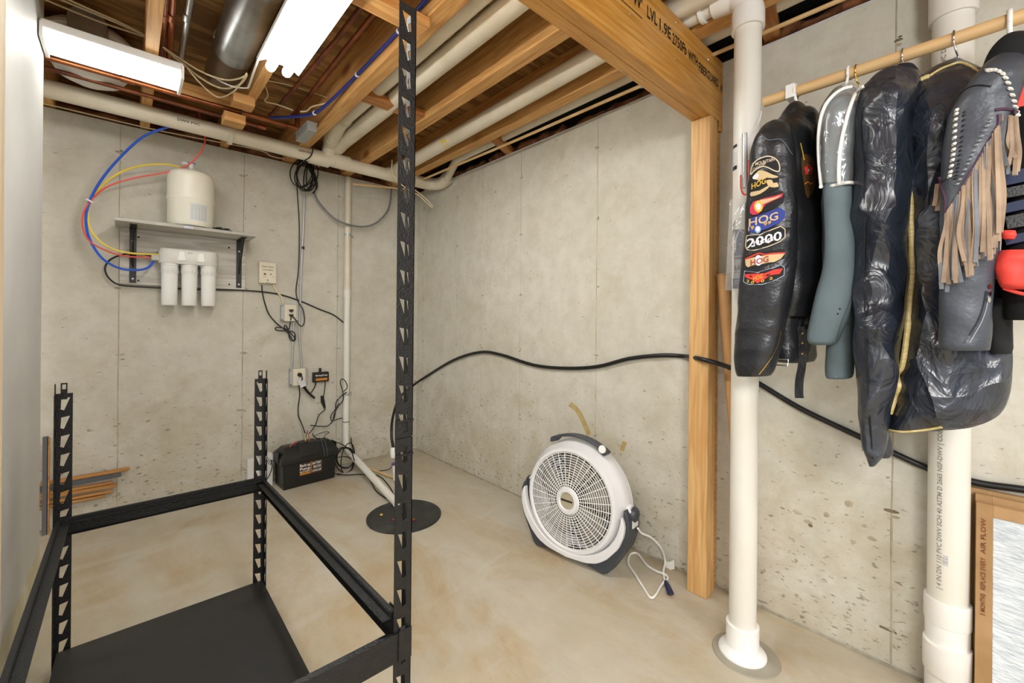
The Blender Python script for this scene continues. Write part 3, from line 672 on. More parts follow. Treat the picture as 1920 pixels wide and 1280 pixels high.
lp = thing('soil_pipe', 'widest white pipe at the right, behind the hanging garments, with grey lettering', 'pipe', (fx, fy, 0))
MB().tube([(fx, fy, 0), (fx, fy, 2.35)], .0475, 40).build('tube', M_pvc, lp)
def lcol(z0, z1, r, m=M_fit, nm='coupling', tl=0):
    MB().lathe([(.0475, z0), (r*.985, z0), (r, z0+.006), (r, z1-.006), (r*.985, z1), (.0475, z1)], (fx, fy, 0), (tl, 0, 1), 40).build(nm, m, lp)
zt = bpz(35)
lcol(zt, zt+.16, .056); lcol(zt+.10, zt+.17, .058)
z1 = bpz(1125); z2 = bpz(1170); z3 = bpz(1205); z4 = bpz(1262)
lcol(z2, z1, .0545); lcol(.0, z2-.001, .0515, M_fit, 'cleanout_body'); lcol(z4, z3, .0555, M_fit, 'cleanout_rim', -.06)
MB().lathe([(0, -.02), (.05, -.02), (.052, .03), (.046, .045), (0, .045)], (fx-.05, fy-.02, z3-.16), (-.9, -.3, .25), 30).build('cleanout_plug', M_white, lp)
tcv = (CAM-V((fx, fy, 1.2))); tcv.z = 0; tcv.normalize(); sdv = V((-tcv.y, tcv.x, 0))
def vtext(s, z0, z1, ang_c, h):
    vs, fs = textmesh(s); P = []
    for a, b in vs:
        th = ang_c - b*h/.0475; z = z0+(z1-z0)*a
        P.append(V((fx, fy, z))+(tcv*cos(th)+sdv*sin(th))*.0483)
    MB().add(P, fs).build('lettering', M_inkg, lp)
za, zb = rw(1770, 1108, -.13).z, rw(1770, 800, -.13).z
vtext('| 4 IN DN 110 PVC DWV SCH 40 ASTM D 2665 NSF-DWV | COEX', za, zb, -.30, .012)
vtext('ASTM D 2665 PVC DWV', rw(1770, 190, -.13).z, rw(1770, 70, -.13).z, -.30, .012)
q = rw(1776, 1053, -.13); a0 = .40
wrap(V((fx, fy, q.z)), .0475, V((0, 0, 1)), tcv, sdv, -.24, .0, -.015, .015, mat('barcode', '#8d8d8d', .6, c2='#d8d8d8', sc=60, st=(1, 1, 8)), 'barcode_sticker', lp)
# small printed stickers on the stand pipe
tcs = (CAM-V((sx, sy, 1.2))); tcs.z = 0; tcs.normalize(); sds = V((-tcs.y, tcs.x, 0))
for py, h, m in ((278, .010, M_nplug), (318, .014, M_nplug), (300, .045, M_paper)):
    wrap(V((sx, sy, on(1390, py, 0, sx).z)), .0445, V((0, 0, 1)), tcs, sds, -1.35, -.75, -h/2, h/2, m, 'sticker', sp, .0010 if m is M_nplug else .0006)
# ================================================================== METAL RACK
rk = thing('shelving_rack', 'black slotted metal shelving rack with one tall post and a low board', 'rack', (-1.85, -2.05, 0))
X0, X1, Y0, Y1 = -2.163, -1.545, -2.66, -1.44
def flange(o, s, w, z0, z1, nrm, top_tab=False):
    """slotted flange: starts at corner o, runs along s for w; wedge-shaped slots every 62.5 mm"""
    o = V(o); s = V(s); nrm = V(nrm)*.0018; P = .0625; mb = MB(); z = z0
    def quad(a, b, c, d):
        mb.add([a, b, c, d, a+nrm, b+nrm, c+nrm, d+nrm], [(0, 1, 2, 3), (4, 7, 6, 5), (0, 4, 5, 1), (1, 5, 6, 2), (2, 6, 7, 3), (3, 7, 4, 0)])
    def pt(u, z): return o+s*u*w+V((0, 0, z))
    while z < z1-1e-4:
        zt = min(z+P, z1)
        if zt-z < P*.95: quad(pt(0, z), pt(1, z), pt(1, zt), pt(0, zt)); break
        a, b = z+.010, z+.050
        h = [(.42, a), (.60, a), (.72, b), (.34, b)] if True else None
        h = [(.30, a+.002), (.50, a-.002), (.84, b+.001), (.34, b-.003)]
        quad(pt(0, z), pt(1, z), pt(*h[1]), pt(*h[0])); quad(pt(1, z), pt(1, zt), pt(*h[2]), pt(*h[1]))
        quad(pt(1, zt), pt(0, zt), pt(*h[3]), pt(*h[2])); quad(pt(0, zt), pt(0, z), pt(*h[0]), pt(*h[3]))
        z = zt
    return mb
def post(x, y, sx_, sy_, z0, z1, tab=False, name='upright'):
    mb = flange((x, y, 0), (sx_, 0, 0), .041, z0, z1, (0, sy_, 0)); m2 = flange((x, y, 0), (0, sy_, 0), .041, z0, z1, (sx_, 0, 0))
    mb.add(m2.v, m2.f)
    o = mb.build(name, M_black, rk, smooth=False)
    if tab:
        for dx, dy, nx, ny in ((sx_*.012, 0, 1, 0), (0, sy_*.012, 0, 1)):
            tb = MB(); wd = .016
            a = V((x+dx, y+dy, z1-.02)); sv = V((sx_*nx, sy_*ny, 0)); nv = V((0 if nx else sx_*.0018, 0 if ny else sy_*.0018, 0))
            if nx: nv = V((0, sy_*.0018, 0))
            for (u0, u1, q0, q1) in ((0, 1, 0, .034), (0, .22, .034, .05), (.78, 1, .034, .05), (0, 1, .05, .055)):
                tb.prism([a+sv*wd*u0+V((0, 0, q0)), a+sv*wd*u1+V((0, 0, q0)), a+sv*wd*u1+V((0, 0, q1)), a+sv*wd*u0+V((0, 0, q1))], nv*1.2+V((0, 0, 0)))
            tb.build('connector_tab', M_black, o, smooth=False)
    return o
ZT = .94
post(X0, Y1, 1, -1, 0, ZT, True); post(X1, Y1, -1, -1, 0, ZT, True); post(X0, Y0, 1, 1, 0, ZT, True)
post(X1+.028, Y0, -1, 1, 0, ZT); post(X1+.028, Y0, -1, 1, ZT+.003, 1.885)
jx = X1+.028
B(jx-.040, jx-.001, Y0+.002, Y0+.006, ZT-.03, ZT+.035).build('splice_plate', M_black, rk, bevel=.001)
for z in (ZT-.036, ZT+.038): B(jx-.041, jx+.001, Y0-.0035, Y0, z-.0025, z+.0025).build('splice_rib', M_black, rk, bevel=.001)
def rbeam(p, q, inn, h=.058, fl_=.030, nm='rack_beam'):
    """angle beam p->q (outer top edge), flange toward inn"""
    p = V(p); q = V(q); inn = V(inn); mb = MB(); d = q-p; t = .002
    def bar(a, b, c_, e): mb.prism([p+inn*a+V((0, 0, b)), p+inn*c_+V((0, 0, b)), p+inn*c_+V((0, 0, e)), p+inn*a+V((0, 0, e))], d)
    bar(0, -h, t, 0); bar(t, -t, .010, 0); bar(.010, -.014, .012, -t); bar(.012, -.014, fl_, -.012); bar(t, -h, .012, -h+t)
    o = mb.build(nm, M_black, rk, smooth=False)
    for e, s in ((p, 1), (q, -1)):
        m2 = MB(); dn = (q-p).normalized()*s
        m2.prism([e-inn*.001+V((0, 0, -h)), e-inn*.001+dn*.03+V((0, 0, -h)), e-inn*.001+dn*.03+V((0, 0, .004)), e-inn*.001+V((0, 0, .004))], -inn*.002); m2.build('end_plate', M_black, o, smooth=False)
    return o
bz = .522
rbeam((X0+.003, Y1-.006, bz+.002), (X1-.003, Y1-.006, bz), (0, -1, 0)); rbeam((X0+.003, Y0+.004, bz), (jx-.002, Y0-.004, bz), (0, 1, 0), .062)
rbeam((X1-.004, Y1-.004, bz-.008), (X1-.004, Y0+.012, bz+.042), (-1, 0, 0)); rbeam((X0+.004, Y1-.004, bz), (X0+.004, Y0+.004, bz), (1, 0, 0), .058, .034)
for p, q, i in (((X0+.003, Y1-.004, .062), (X1-.003, Y1-.004, .062), (0, -1, 0)), ((X0+.003, Y0+.004, .062), (jx-.003, Y0+.004, .062), (0, 1, 0)),
                ((X1-.004, Y1-.004, .062), (X1-.004, Y0+.004, .062), (-1, 0, 0)), ((X0+.004, Y1-.004, .062), (X0+.004, Y0+.004, .062), (1, 0, 0))): rbeam(p, q, i, .05)
B(X0+.007, X1-.007, Y0+.007, Y1-.007, .064, .080).build('shelf_board', M_board, rk, bevel=.0015)
for px, py in ((605, 1022), (571, 1000)): pass
# ================================================================== WALL SHELF, TANK AND FILTERS
sh = thing('wall_shelf', 'whitewashed wooden shelf with back board and black brackets on the back wall', 'shelf', (-1.69, 0, 1.4))
SZ = 1.737
B(-2.045, -1.352, -.255, -.0, SZ, SZ+.019).build('shelf_board', M_shelf, sh, bevel=.002)
B(-2.025, -1.373, -.018, -.0005, 1.395, SZ-.001).build('back_board', M_shelf, sh, bevel=.002)
for x in (-1.965, -1.412):
    mb = MB(); mb.box(x-.016, x+.016, -.0215, -.0185, 1.405, SZ-.001); mb.box(x-.016, x+.016, -.20, -.0185, SZ-.004, SZ-.001)
    mb.prism([(x-.004, -.0215, 1.50), (x-.004, -.19, SZ-.005), (x-.004, -.165, SZ-.005), (x-.004, -.0215, 1.535)], (.008, 0, 0))
    br = mb.build('bracket', M_blackp, sh, smooth=False)
    for z in (1.43, 1.66): MB().lathe([(.006, 0), (.005, .002), (0, .003)], (x, -.0218, z), (0, -1, 0), 10).build('screw', M_white, br)
for px, py in ((260, 444.5), (259.5, 526), (429.5, 464), (430, 533)):
    q = bw(px, py, -.018); MB().lathe([(.006, 0), (.005, .0015), (0, .002)], (q.x, -.018, q.z), (0, -1, 0), 10).build('screw', M_ink, sh)
tk = thing('water_tank', 'white pressure tank with a rounded top standing on the wall shelf', 'tank', (-1.693, -.135, SZ+.0195))
o_ = (-1.693, -.135, SZ+.0195); R0 = .121
MB().lathe([(0, .002), (R0*.6, .0), (R0*.92, .010), (R0*.985, .03), (R0*.985, .165), (R0*1.02, .172), (R0*1.02, .186), (R0*1.0, .192), (R0*.995, .31), (R0*.975, .328), (R0*.90, .344), (R0*.72, .355), (R0*.4, .362), (R0*.2, .364), (0, .364)], o_, (0, 0, 1), 48).build('tank_body', M_tank, tk)
MB().lathe([(.022, .362), (.022, .375), (.012, .38), (.012, .40), (.016, .402), (.016, .412), (0, .412)], o_, (0, 0, 1), 20).build('valve', M_white, tk)
MB().tube([(-1.693, -.135, 2.158), (-1.725, -.14, 2.166), (-1.74, -.145, 2.16)], .009, 10).build('valve_port', M_white, tk)
B(-1.715, -1.672, -.142, -.13, 2.168, 2.176).build('valve_handle', M_blue, tk, bevel=.003)
tcT = CAM-V(o_); tcT.z = 0; tcT.normalize(); sdT = V((-tcT.y, tcT.x, 0))
lbl = wrap(V((o_[0], o_[1], 1.845)), R0*.985, V((0, 0, 1)), tcT, sdT, -.05, .75, -.052, .055, mat('label_sheet', '#d9dcdc', .6), 'label', tk, .0012)
for i in range(9): wrap(V((o_[0], o_[1], 1.888-i*.0105)), R0*.985, V((0, 0, 1)), tcT, sdT, .0, .70, -.0008, .0008, M_inkg, 'print_line', lbl, .0018)
for j in range(5): wrap(V((o_[0], o_[1], 1.845)), R0*.985, V((0, 0, 1)), tcT, sdT, .04+j*.15, .046+j*.15, -.045, .035, M_inkg, 'print_line', lbl, .0018)
# small blue sticker on the shelf edge, coiled lead lying on the shelf
a = on(345, 430, 1, -.256); b = on(362, 431, 1, -.256); B(a.x, b.x, -.2575, -.2555, SZ+.002, SZ+.018).build('shelf_sticker', mat('sticker_blue', '#8f9bc4', .5, c2='#e8e8ee', sc=60), sh)
cc = on(416, 433, 2, SZ+.028)
tag(MB().tube([(cc.x+.055*cos(a)*(1-.02*i), cc.y+.035*sin(a), SZ+.034+.003*(i % 4)) for i, a in enumerate([k*pi/8 for k in range(44)])], .005, 6).build('coiled_lead', M_cord), 'small coiled black lead lying on the shelf right of the white tank', 'cable')
a = V((cc.x+.06, cc.y-.03, SZ+.028)); tag(MB().tube([a, a+V((.05, .01, 0)), a+V((.10, .0, -.001))], .0035, 6, 3).build('yellow_lead', M_yel), 'short yellow lead beside the black coil on the shelf', 'cable')
wf = thing('water_filter', 'white three-cartridge water filter unit mounted under the wall shelf', 'filter', (-1.69, -.08, 1.53))
xs = []
for i, (px) in enumerate((318, 355, 391)): xs.append(on(px, 520, 1, -.085).x)
hz0 = on(355, 497, 1, -.085).z; hz1 = on(355, 470, 1, -.085).z
def capsule_poly(x0, x1, yc, r, z, n=8):
    return [V((x1-r+r*sin(pi*i/n), yc-r*cos(pi*i/n), z)) for i in range(n+1)]+[V((x0+r-r*sin(pi*i/n), yc+r*cos(pi*i/n), z)) for i in range(n+1)]
xa, xb = xs[0]-.055, xs[2]+.052
MB().rings([capsule_poly(xa, xb, -.078, .048, hz0), capsule_poly(xa-.002, xb+.002, -.078, .052, hz0+.012), capsule_poly(xa-.001, xb+.001, -.078, .051, hz1-.012), capsule_poly(xa+.004, xb-.004, -.078, .045, hz1)]).build('head', M_white2, wf)
for x in (xs[0]+.056, xs[1]+.056):
    MB().prism([(x-.022, -.1285, hz0+.02), (x+.022, -.1285, hz0+.02), (x+.012, -.1285, hz1-.015), (x-.012, -.1285, hz1-.015)], (0, -.006, 0)).build('head_rib', M_white, wf, bevel=.002)
text3('lettering', 'RO', (xs[1]-.012, -.1312, hz1-.024), (.024, 0, 0), (0, 0, .007), M_inkg, wf)
zb = on(318, 572, 1, -.09).z
for i, x in enumerate(xs):
    c = thing('x', None, None, (0, 0, 0)); bpy.data.objects.remove(c)
    h = hz0-zb
    o = MB().lathe([(0, -h), (.036, -h), (.0395, -h+.007), (.040, -h+.05), (.0415, -.07), (.0415, -.058), (.043, -.056), (.043, -.012), (.0455, -.010), (.0455, -.001), (0, -.001)], (x, -.083, hz0), (0, 0, 1), 32).build('cartridge', M_white, wf)
    for k in range(6):
        an = -pi/2+(k-2.5)*.5; MB().beam((x+.0435*cos(an), -.083+.0435*sin(an), hz0-.052), (x+.0435*cos(an), -.083+.0435*sin(an), hz0-.04), .004, .004, (cos(an), sin(an), 0)).build('grip_rib', M_white2, o)
q = on(292, 483, 1, -.08)
B(q.x-.022, q.x+.016, -.095, -.065, q.z-.018, q.z+.016).build('inlet_block', mat('fitting_grey', '#b7b4a8', .5), wf, bevel=.004)
MB().tube([q+V((.014, 0, .002)), q+V((.045, 0, .002))], .013, 12).build('inlet_nut', M_blackp, wf)
# ------------------------------------------------------------------ coloured tubes
def bwy(l): return [on(a, b, 1, y) for a, b, y in l]
tag(MB().tube(bwy([(326, 236, -.34), (300, 243, -.30), (266, 258, -.25), (230, 290, -.2), (195, 330, -.16), (172, 368, -.13), (162, 400, -.12), (163, 432, -.12), (175, 462, -.12), (195, 487, -.12), (225, 503, -.12), (258, 506, -.12), (278, 501, -.11), (288, 490, -.09)]), .0065, 8, 6).build('blue_water_tube', M_blue), 'bright blue water tube looping down from the drain pipe to the filter unit', 'tube')
tag(MB().tube(bwy([(336, 313, -.15), (310, 308, -.15), (270, 310, -.15), (230, 321, -.14), (195, 345, -.13), (172, 372, -.12), (165, 395, -.115), (168, 425, -.12), (185, 450, -.12), (215, 468, -.12), (250, 475, -.11), (298, 477, -.08)]), .0055, 8, 6).build('yellow_water_tube', M_yel), 'yellow water tube arching from the tank top round to the filter unit', 'tube')
tag(MB().tube(bwy([(372, 210, -.1), (384, 255, -.2), (380, 278, -.2), (362, 302, -.19), (338, 316, -.18), (300, 325, -.17), (250, 334, -.15), (205, 348, -.14), (178, 368, -.13), (158, 395, -.125), (155, 425, -.125), (168, 452, -.125), (200, 470, -.12), (235, 480, -.11), (284, 483, -.095)]), .0045, 8, 6).build('red_water_tube', M_red), 'thin red water tube looping past the tank to the filter unit', 'tube')
tp = thing('cable_tie', 'white cable tie gathering the blue, yellow and red tubes', 'tie', on(168, 377, 1, -.125))
MB().lathe([(.016, -.004), (.019, -.004), (.019, .004), (.016, .004)], on(168, 377, 1, -.125), (.6, 0, 1), 16).build('loop', M_white, tp)
tag(MB().tube(bwy([(296, 483, -.07), (270, 477, -.05), (245, 475, -.05), (220, 480, -.04), (203, 490, -.03), (197, 505, -.03), (205, 522, -.03), (225, 534, -.025), (270, 538, -.022), (330, 541, -.012), (400, 543, -.012), (470, 545, -.01), (520, 551, -.01), (560, 563, -.01), (600, 580, -.01), (625, 590, -.01), (645, 605, -.01)]), .0048, 8, 6).build('drain_tube', M_cord), 'thin black tube running from the filter unit across the wall to the vertical pipe', 'tube')
# ================================================================== ELECTRICAL BITS ON THE BACK WALL
def face_text(par, s, px0, py0, px1, h, y, m): a = bw(px0, py0, y); b = bw(px1, py0, y); text3('lettering', s, (a.x, y, a.z), (b.x-a.x, 0, 0), (0, 0, h), m, par)
al = thing('alarm_box', 'cream alarm box with small red lamp and handwriting, right of the shelf', 'box', bw(502, 533))
a, b = bw(486, 490, -.035), bw(518, 532, -.035)
B(a.x, b.x, -.036, -.001, b.z, a.z).build('case', M_cream, al, bevel=.004)
face_text(al, 'Water Alarm', 491, 500, 513, .008, -.0365, M_ink); face_text(al, 'Pump Basin', 493, 506, 512, .008, -.0365, M_ink)
for px, py, r, m in ((496.5, 513.5, .007, mat('red_lamp', '#5a1010', .3)), (508, 514, .0045, M_ink), (502, 525, .004, M_ink)):
    q = bw(px, py, -.036); MB().lathe([(r, 0), (r*.9, .004), (0, .005)], q, (0, -1, 0), 14).build('indicator', m, al)
face_text(al, 'POWER', 493, 519, 500, .003, -.0365, M_pex); face_text(al, 'SILENCE', 510, 519, 517, .003, -.0365, M_pex); face_text(al, 'TEST', 498, 530, 507, .003, -.0365, M_pex)
def outlet(px0, py0, px1, py1, lab, upside=False):
    a, b = bw(px0, py0, -.03), bw(px1, py1, -.03); t = thing('electrical_outlet', lab, 'outlet', ((a.x+b.x)/2, 0, b.z), 'surface mounted outlets')
    B(a.x-.022, b.x+.018, -.040, -.001, b.z+.002, a.z-.002).build('metal_box', M_emt, t, bevel=.004)
    B(a.x, b.x, -.0445, -.0405, b.z, a.z).build('cover_plate', M_cream, t, bevel=.002)
    cx, cz = (a.x+b.x)/2, (a.z+b.z)/2
    for s in (-1, 1): MB().lathe([(.0165, 0), (.0165, .002), (0, .002)], (cx, -.0445, cz+s*.02), (0, -1, 0), 20).build('receptacle', M_cream, t)
    for s in (-1, 1): B(a.x-.020, a.x-.012, -.0415, -.040, (a.z if s > 0 else b.z)-s*.008, (a.z if s > 0 else b.z)-s*.014).build('slot', M_ink, t)
    return t, cx, cz
o1, ox, oz = outlet(533, 571, 555, 602, 'upper cream outlet on a metal box, two black plugs in it')
for s in (-1, 1):
    MB().prism([(ox-.016, -.047, oz+s*.018+.008), (ox+.016, -.047, oz+s*.018+.008), (ox+.006, -.047, oz+s*.018-.010), (ox-.006, -.047, oz+s*.018-.010)], (0, -.022, 0)).build('plug', M_cord, o1, bevel=.002)
o2, px_, pz_ = outlet(549, 691, 571, 721, 'lower cream outlet with a cord and white tag, left of the small black box')
MB().lathe([(.015, 0), (.014, .02), (.006, .03)], (px_, -.047, pz_+.018), (0, -1, 0), 14).build('plug', M_cord, o2)
pc_ = thing('pump_controller', 'small black control box with white lettering on the back wall', 'box', bw(602, 715))
a, b = bw(587, 698.5, -.03), bw(616.5, 714.5, -.03)
B(a.x, b.x, -.034, -.001, b.z, a.z).build('case', M_blackp, pc_, bevel=.004)
B(a.x+.05, a.x+.066, -.02, -.001, a.z, a.z+.03).build('hanger_lug', M_blackp, pc_, bevel=.003)
q = bw(603, 698.5, -.03); MB().lathe([(.006, 0), (.004, .004), (0, .005)], (q.x, -.026, a.z), (0, 0, 1), 12).build('indicator', M_red, pc_)
face_text(pc_, 'BackupPump', 592, 705.5, 614, .013, -.0345, M_ltext)
aa, bb = bw(592, 709.5, -.035), bw(614, 712, -.035); B(aa.x, bb.x, -.0347, -.0341, bb.z, aa.z).build('stripe', M_label, pc_, smooth=False)
jb = thing('junction_box', 'small grey junction box under the joist above the back wall', 'box', fl(573, 250, 2.33))
q = fl(574, 247, 2.345); MB().beam((q.x-.005, q.y+.10, 2.33), (q.x+.005, q.y-.10, 2.345), .055, .05).build('case', mat('box_grey', '#9a9c9b', .5), jb, bevel=.004)
MB().beam((q.x-.006, q.y+.102, 2.356), (q.x+.006, q.y-.102, 2.371), .062, .008).build('cover', mat('box_grey', '#9a9c9b', .5), jb, bevel=.002)
# cords on the back wall
def cord(name, label, l, r=.0042, m=None, k=5, cat='cable', n=7): return tag(MB().tube(bwy(l), r, n, k).build(name, m or M_cord), label, cat)
cord('hanging_cable', 'long black cord hanging from the coil to the upper outlet', [(577, 232, -.5), (588, 236, -.5), (589, 260, -.45), (584, 290, -.44), (570, 302, -.40), (558, 315, -.1), (557, 350, -.03), (561, 420, -.03), (560, 500, -.03), (555, 545, -.03), (560, 567, -.035), (568, 580, -.05), (571, 600, -.06), (567, 611, -.07), (560, 608, -.07), (552, 596, -.06), (546, 592, -.06)])
coil = thing('cable_coil', 'bundle of coiled black cable hung below the drain pipe', 'cable', bw(575, 310, -.1))
random.seed(3)
for i in range(7):
    cx, cy = 566+i*2.6, 326+random.uniform(-3, 5); rx, ry = random.uniform(16, 27)-(i*1.6), random.uniform(22, 33); tl = random.uniform(-.35, .5)
    pts = [(cx+rx*cos(a)*cos(tl)-ry*sin(a)*sin(tl), cy+rx*cos(a)*sin(tl)+ry*sin(a)*cos(tl), -.10-.006*i-.01*sin(a)) for a in [2*pi*j/12 for j in range(12)]]
    MB().tube(bwy(pts), .0042, 6, 4, True).build('cable_loop', M_cord, coil)
for i in range(4): MB().tube(bwy([(572+i*3, 306, -.12), (586+i*2, 330, -.11-.004*i), (592+i, 350, -.1), (589-i, 362, -.1)]), .0045, 6, 4).build('cable_strand', M_cord, coil)
cord('grey_cable', 'thick grey cable swooping from the coil past the vertical pipe', [(588, 360, -.08), (600, 382, -.07), (625, 408, -.08), (650, 420, -.10), (680, 425, -.09), (705, 418, -.08), (725, 398, -.07), (732, 375, -.06), (734, 345, -.06)], .0075, M_grayc)
cord('thin_cable', 'thin black cord dropping from the alarm box into a tied bundle', [(491, 534, -.02), (492, 548, -.015), (497, 570, -.015), (505, 590, -.015), (520, 607, -.02), (533, 617, -.02), (540, 624, -.02)])
t = thing('cord_bundle', 'knotted bundle of thin black cord below the upper outlet', 'cable', bw(540, 620))
for l in ([(546, 594, -.06), (544, 606, -.03), (542, 618, -.025)], [(540, 618, -.025), (528, 614, -.02), (517, 614, -.015), (519, 619, -.015), (534, 620, -.02), (540, 618, -.025)], [(538, 622, -.02), (533, 612, -.02), (536, 610, -.02), (541, 618, -.02)],
          [(540, 620, -.02), (550, 622, -.025), (554, 630, -.025), (550, 638, -.025), (544, 630, -.02), (540, 620, -.02)], [(541, 620, -.02), (548, 628, -.03), (554, 636, -.03), (548, 639, -.03), (543, 634, -.02), (541, 622, -.02)]):
    MB().tube(bwy(l), .0038, 6, 5).build('cord_loop', M_cord, t)
cord('cream_cable', 'short cream cable from the alarm box down to the upper outlet', [(512, 533, -.02), (518, 545, -.015), (527, 556, -.015), (531, 569, -.02)], .006, M_cable)
# lower cords
cord('black_cable', 'black cord from the lower outlet down behind the battery box', [(560, 699, -.08), (567, 709, -.09), (561, 722, -.03), (562, 740, -.02), (559, 765, -.02), (560, 780, -.03), (566, 795, -.05), (572, 812, -.1)])
t = thing('adapter_cord_bundle', 'folded black cord with a white tag hanging from the lower outlet', 'cable', bw(575, 735))
for i in range(4): MB().tube(bwy([(568+i, 724, -.05-.006*i), (576+i, 735, -.05), (586+i, 744, -.05), (590, 747-i, -.05)]), .0055, 6, 4).build('cord_fold', M_cord, t)
a, b, c, d = [on(x, y, 1, -.075) for x, y in ((557, 711), (568, 707), (575, 722), (564, 727))]
MB().prism([a, b, c, d], (0, -.0015, 0)).build('tag', M_paper, t, smooth=False)
cord('black_cable', 'short black lead from the small black box to the folded cord', [(592, 714, -.02), (591, 723, -.02), (586, 732, -.03), (583, 736, -.05)])
cord('black_cable', 'black lead with a plug lump dropping from the small black box to the battery', [(610, 714, -.02), (609, 727, -.02), (607, 741, -.02), (604, 744, -.025), (608, 762, -.025), (609, 768, -.02), (598, 778, -.02), (592, 795, -.03), (585, 806, -.1), (580, 812, -.16)], .0036)
t = thing('inline_fuse', 'chunky black inline connector hanging below the small black box', 'connector', bw(606, 752)); MB().tube(bwy([(604, 742, -.03), (605, 752, -.03), (609, 764, -.03)]), [.012, .015, .008], 10, 1).build('body', M_cord, t)
cord('thin_cable', 'black cord looping on the vertical pipe then down left to the battery', [(644, 734, -.09), (651, 726, -.10), (648, 715, -.10), (641, 710, -.09), (638, 718, -.08), (643, 735, -.09), (643, 750, -.06), (634, 762, -.03), (627, 775, -.03), (624, 787, -.03), (615, 798, -.03), (600, 799, -.03), (582, 797, -.03)], .0036)
cord('thin_cable', 'second black cord twisting left of the vertical pipe', [(650, 735, -.09), (640, 742, -.05), (630, 755, -.03), (629, 770, -.03), (626, 785, -.03), (621, 788, -.03), (621, 778, -.03), (628, 768, -.03), (636, 755, -.03)], .0036)
cord('thin_cable', 'short black cord from the twist to the white pipe tie', [(622, 790, -.03), (632, 786, -.04), (642, 783, -.06)], .0036)
# ================================================================== BATTERY BOX
bt = thing('battery_box', 'black battery box with strapped lid and orange and white label by the back wall', 'box', (-1.0, -.16, 0))
A_, B_ = fl(530, 921), fl(630, 895); dx = (B_-A_).normalized(); dy = V((-dx.y, dx.x, 0)); Wd = (B_-A_).length
def bx(u, v, z): return A_+dx*u*Wd+dy*v+V((0, 0, z))
DD = .185; BH = .185
def brings(l): return [[bx(u0, v0, z), bx(u1, v0, z), bx(u1, v1, z), bx(u0, v1, z)] for u0, u1, v0, v1, z in l]
MB().rings(brings([(.02, .98, .006, DD-.006, 0), (0, 1, 0, DD, BH)])).build('box_body', M_blackp, bt, bevel=.006)
MB().rings(brings([(-.035, 1.035, -.012, DD+.012, BH-.012), (-.035, 1.035, -.012, DD+.012, BH+.03), (-.02, 1.02, -.004, DD+.004, BH+.045), (.07, .93, .045, DD-.045, BH+.095), (.10, .9, .05, DD-.05, BH+.098)])).build('lid', M_blackp, bt, bevel=.006)
MB().rings(brings([(.30, .72, -.018, DD+.018, BH-.010), (.30, .72, -.018, DD+.018, BH+.034), (.31, .71, .030, DD-.03, BH+.090), (.33, .69, .04, DD-.04, BH+.106)])).build('lid_saddle', M_blackp, bt, bevel=.005)
for u in (.74, .80): MB().rings(brings([(u, u+.02, -.0145, DD+.0145, BH-.008), (u, u+.02, -.0145, DD+.0145, BH+.034), (u, u+.02, .034, DD-.034, BH+.094), (u, u+.02, .045, DD-.045, BH+.100)])).build('lid_rib', M_char, bt, bevel=.002)
MB().lathe([(.03, 0), (.038, .0), (.038, .008), (.03, .010), (0, .004)], bx(.42, .075, BH+.102), (0, 0, 1), 24).build('vent_collar', M_rubber, bt)
for u in (-.055, 1.03):
    MB().prism([bx(u, .04, BH+.0), bx(u+.025, .04, BH+.0), bx(u+.025, .04, BH+.075), bx(u, .04, BH+.05)], dy*.10).build('handle', M_blackp, bt, bevel=.005)
def bl(u0, u1, z0, z1, m, nm, dv=-.0022, par=bt): MB().prism([bx(u0, dv+.0, z0), bx(u1, dv, z0), bx(u1, dv, z1), bx(u0, dv, z1)], dy*.0012).build(nm, m, par, smooth=False)
MB().prism([bx(.28, -.001, .075), bx(.72, -.001, .075), bx(.72, -.001, .170), bx(.28, -.001, .170)], dy*-.002).build('label', mat('label_dark', '#3a2a12', .5), bt, smooth=False)
bl(.30, .49, .082, .096, M_label, 'label_band', -.0045); bl(.50, .515, .085, .165, M_label, 'label_band', -.0045)
for s, u0, u1, z, h in (('Back-up', .30, .49, .140, .020), ('Pump', .30, .49, .116, .018), ('BATTERY', .30, .49, .099, .010), ('BATTERY', .53, .70, .140, .018), ('BOX', .55, .70, .114, .018), ('LONG LIFE', .53, .70, .088, .016)):
    text3('lettering', s, bx(u0, -.005, z), dx*Wd*(u1-u0), V((0, 0, h)), M_ltext, bt)
# battery wires
def btw(l): return [on(a, b, 1, y) for a, b, y in l]
for l, r, m, lab in (([(581, 832, -.17), (580, 822, -.17), (577, 812, -.17), (575, 806, -.17)], .003, M_red, 'short red wire standing out of the battery lid collar'),
                     ([(577, 833, -.17), (574, 822, -.17), (575, 812, -.17), (578, 808, -.17)], .003, mat('green_wire', '#3a5c4a', .5), 'dark green wire beside the red one in the battery lid collar'),
                     ([(572, 832, -.17), (573, 824, -.17), (577, 815, -.17)], .0025, M_yel, 'tiny yellow wire in the battery lid collar'),
                     ([(543, 842, -.22), (546, 834, -.2), (552, 830, -.18), (558, 828, -.17)], .0035, M_red, 'red wire lying on the left of the battery lid')):
    tag(MB().tube(btw(l), r, 6, 4).build('battery_wire', m), lab, 'wire')
cord('thin_cable', 'thin black wire arching over the right of the battery lid', [(588, 818, -.15), (600, 812, -.12), (612, 809, -.1), (617, 811, -.1), (610, 815, -.12), (607, 824, -.15)], .0024)
cord('thin_cable', 'black cord from the lid collar over to the vertical pipe', [(586, 812, -.15), (591, 820, -.15), (615, 827, -.12), (635, 830, -.1), (650, 838, -.1), (656, 842, -.1)], .0034)
hc = thing('hose_coil', 'loops of black hose between the battery box and the vertical pipe foot', 'hose', fl(650, 890))
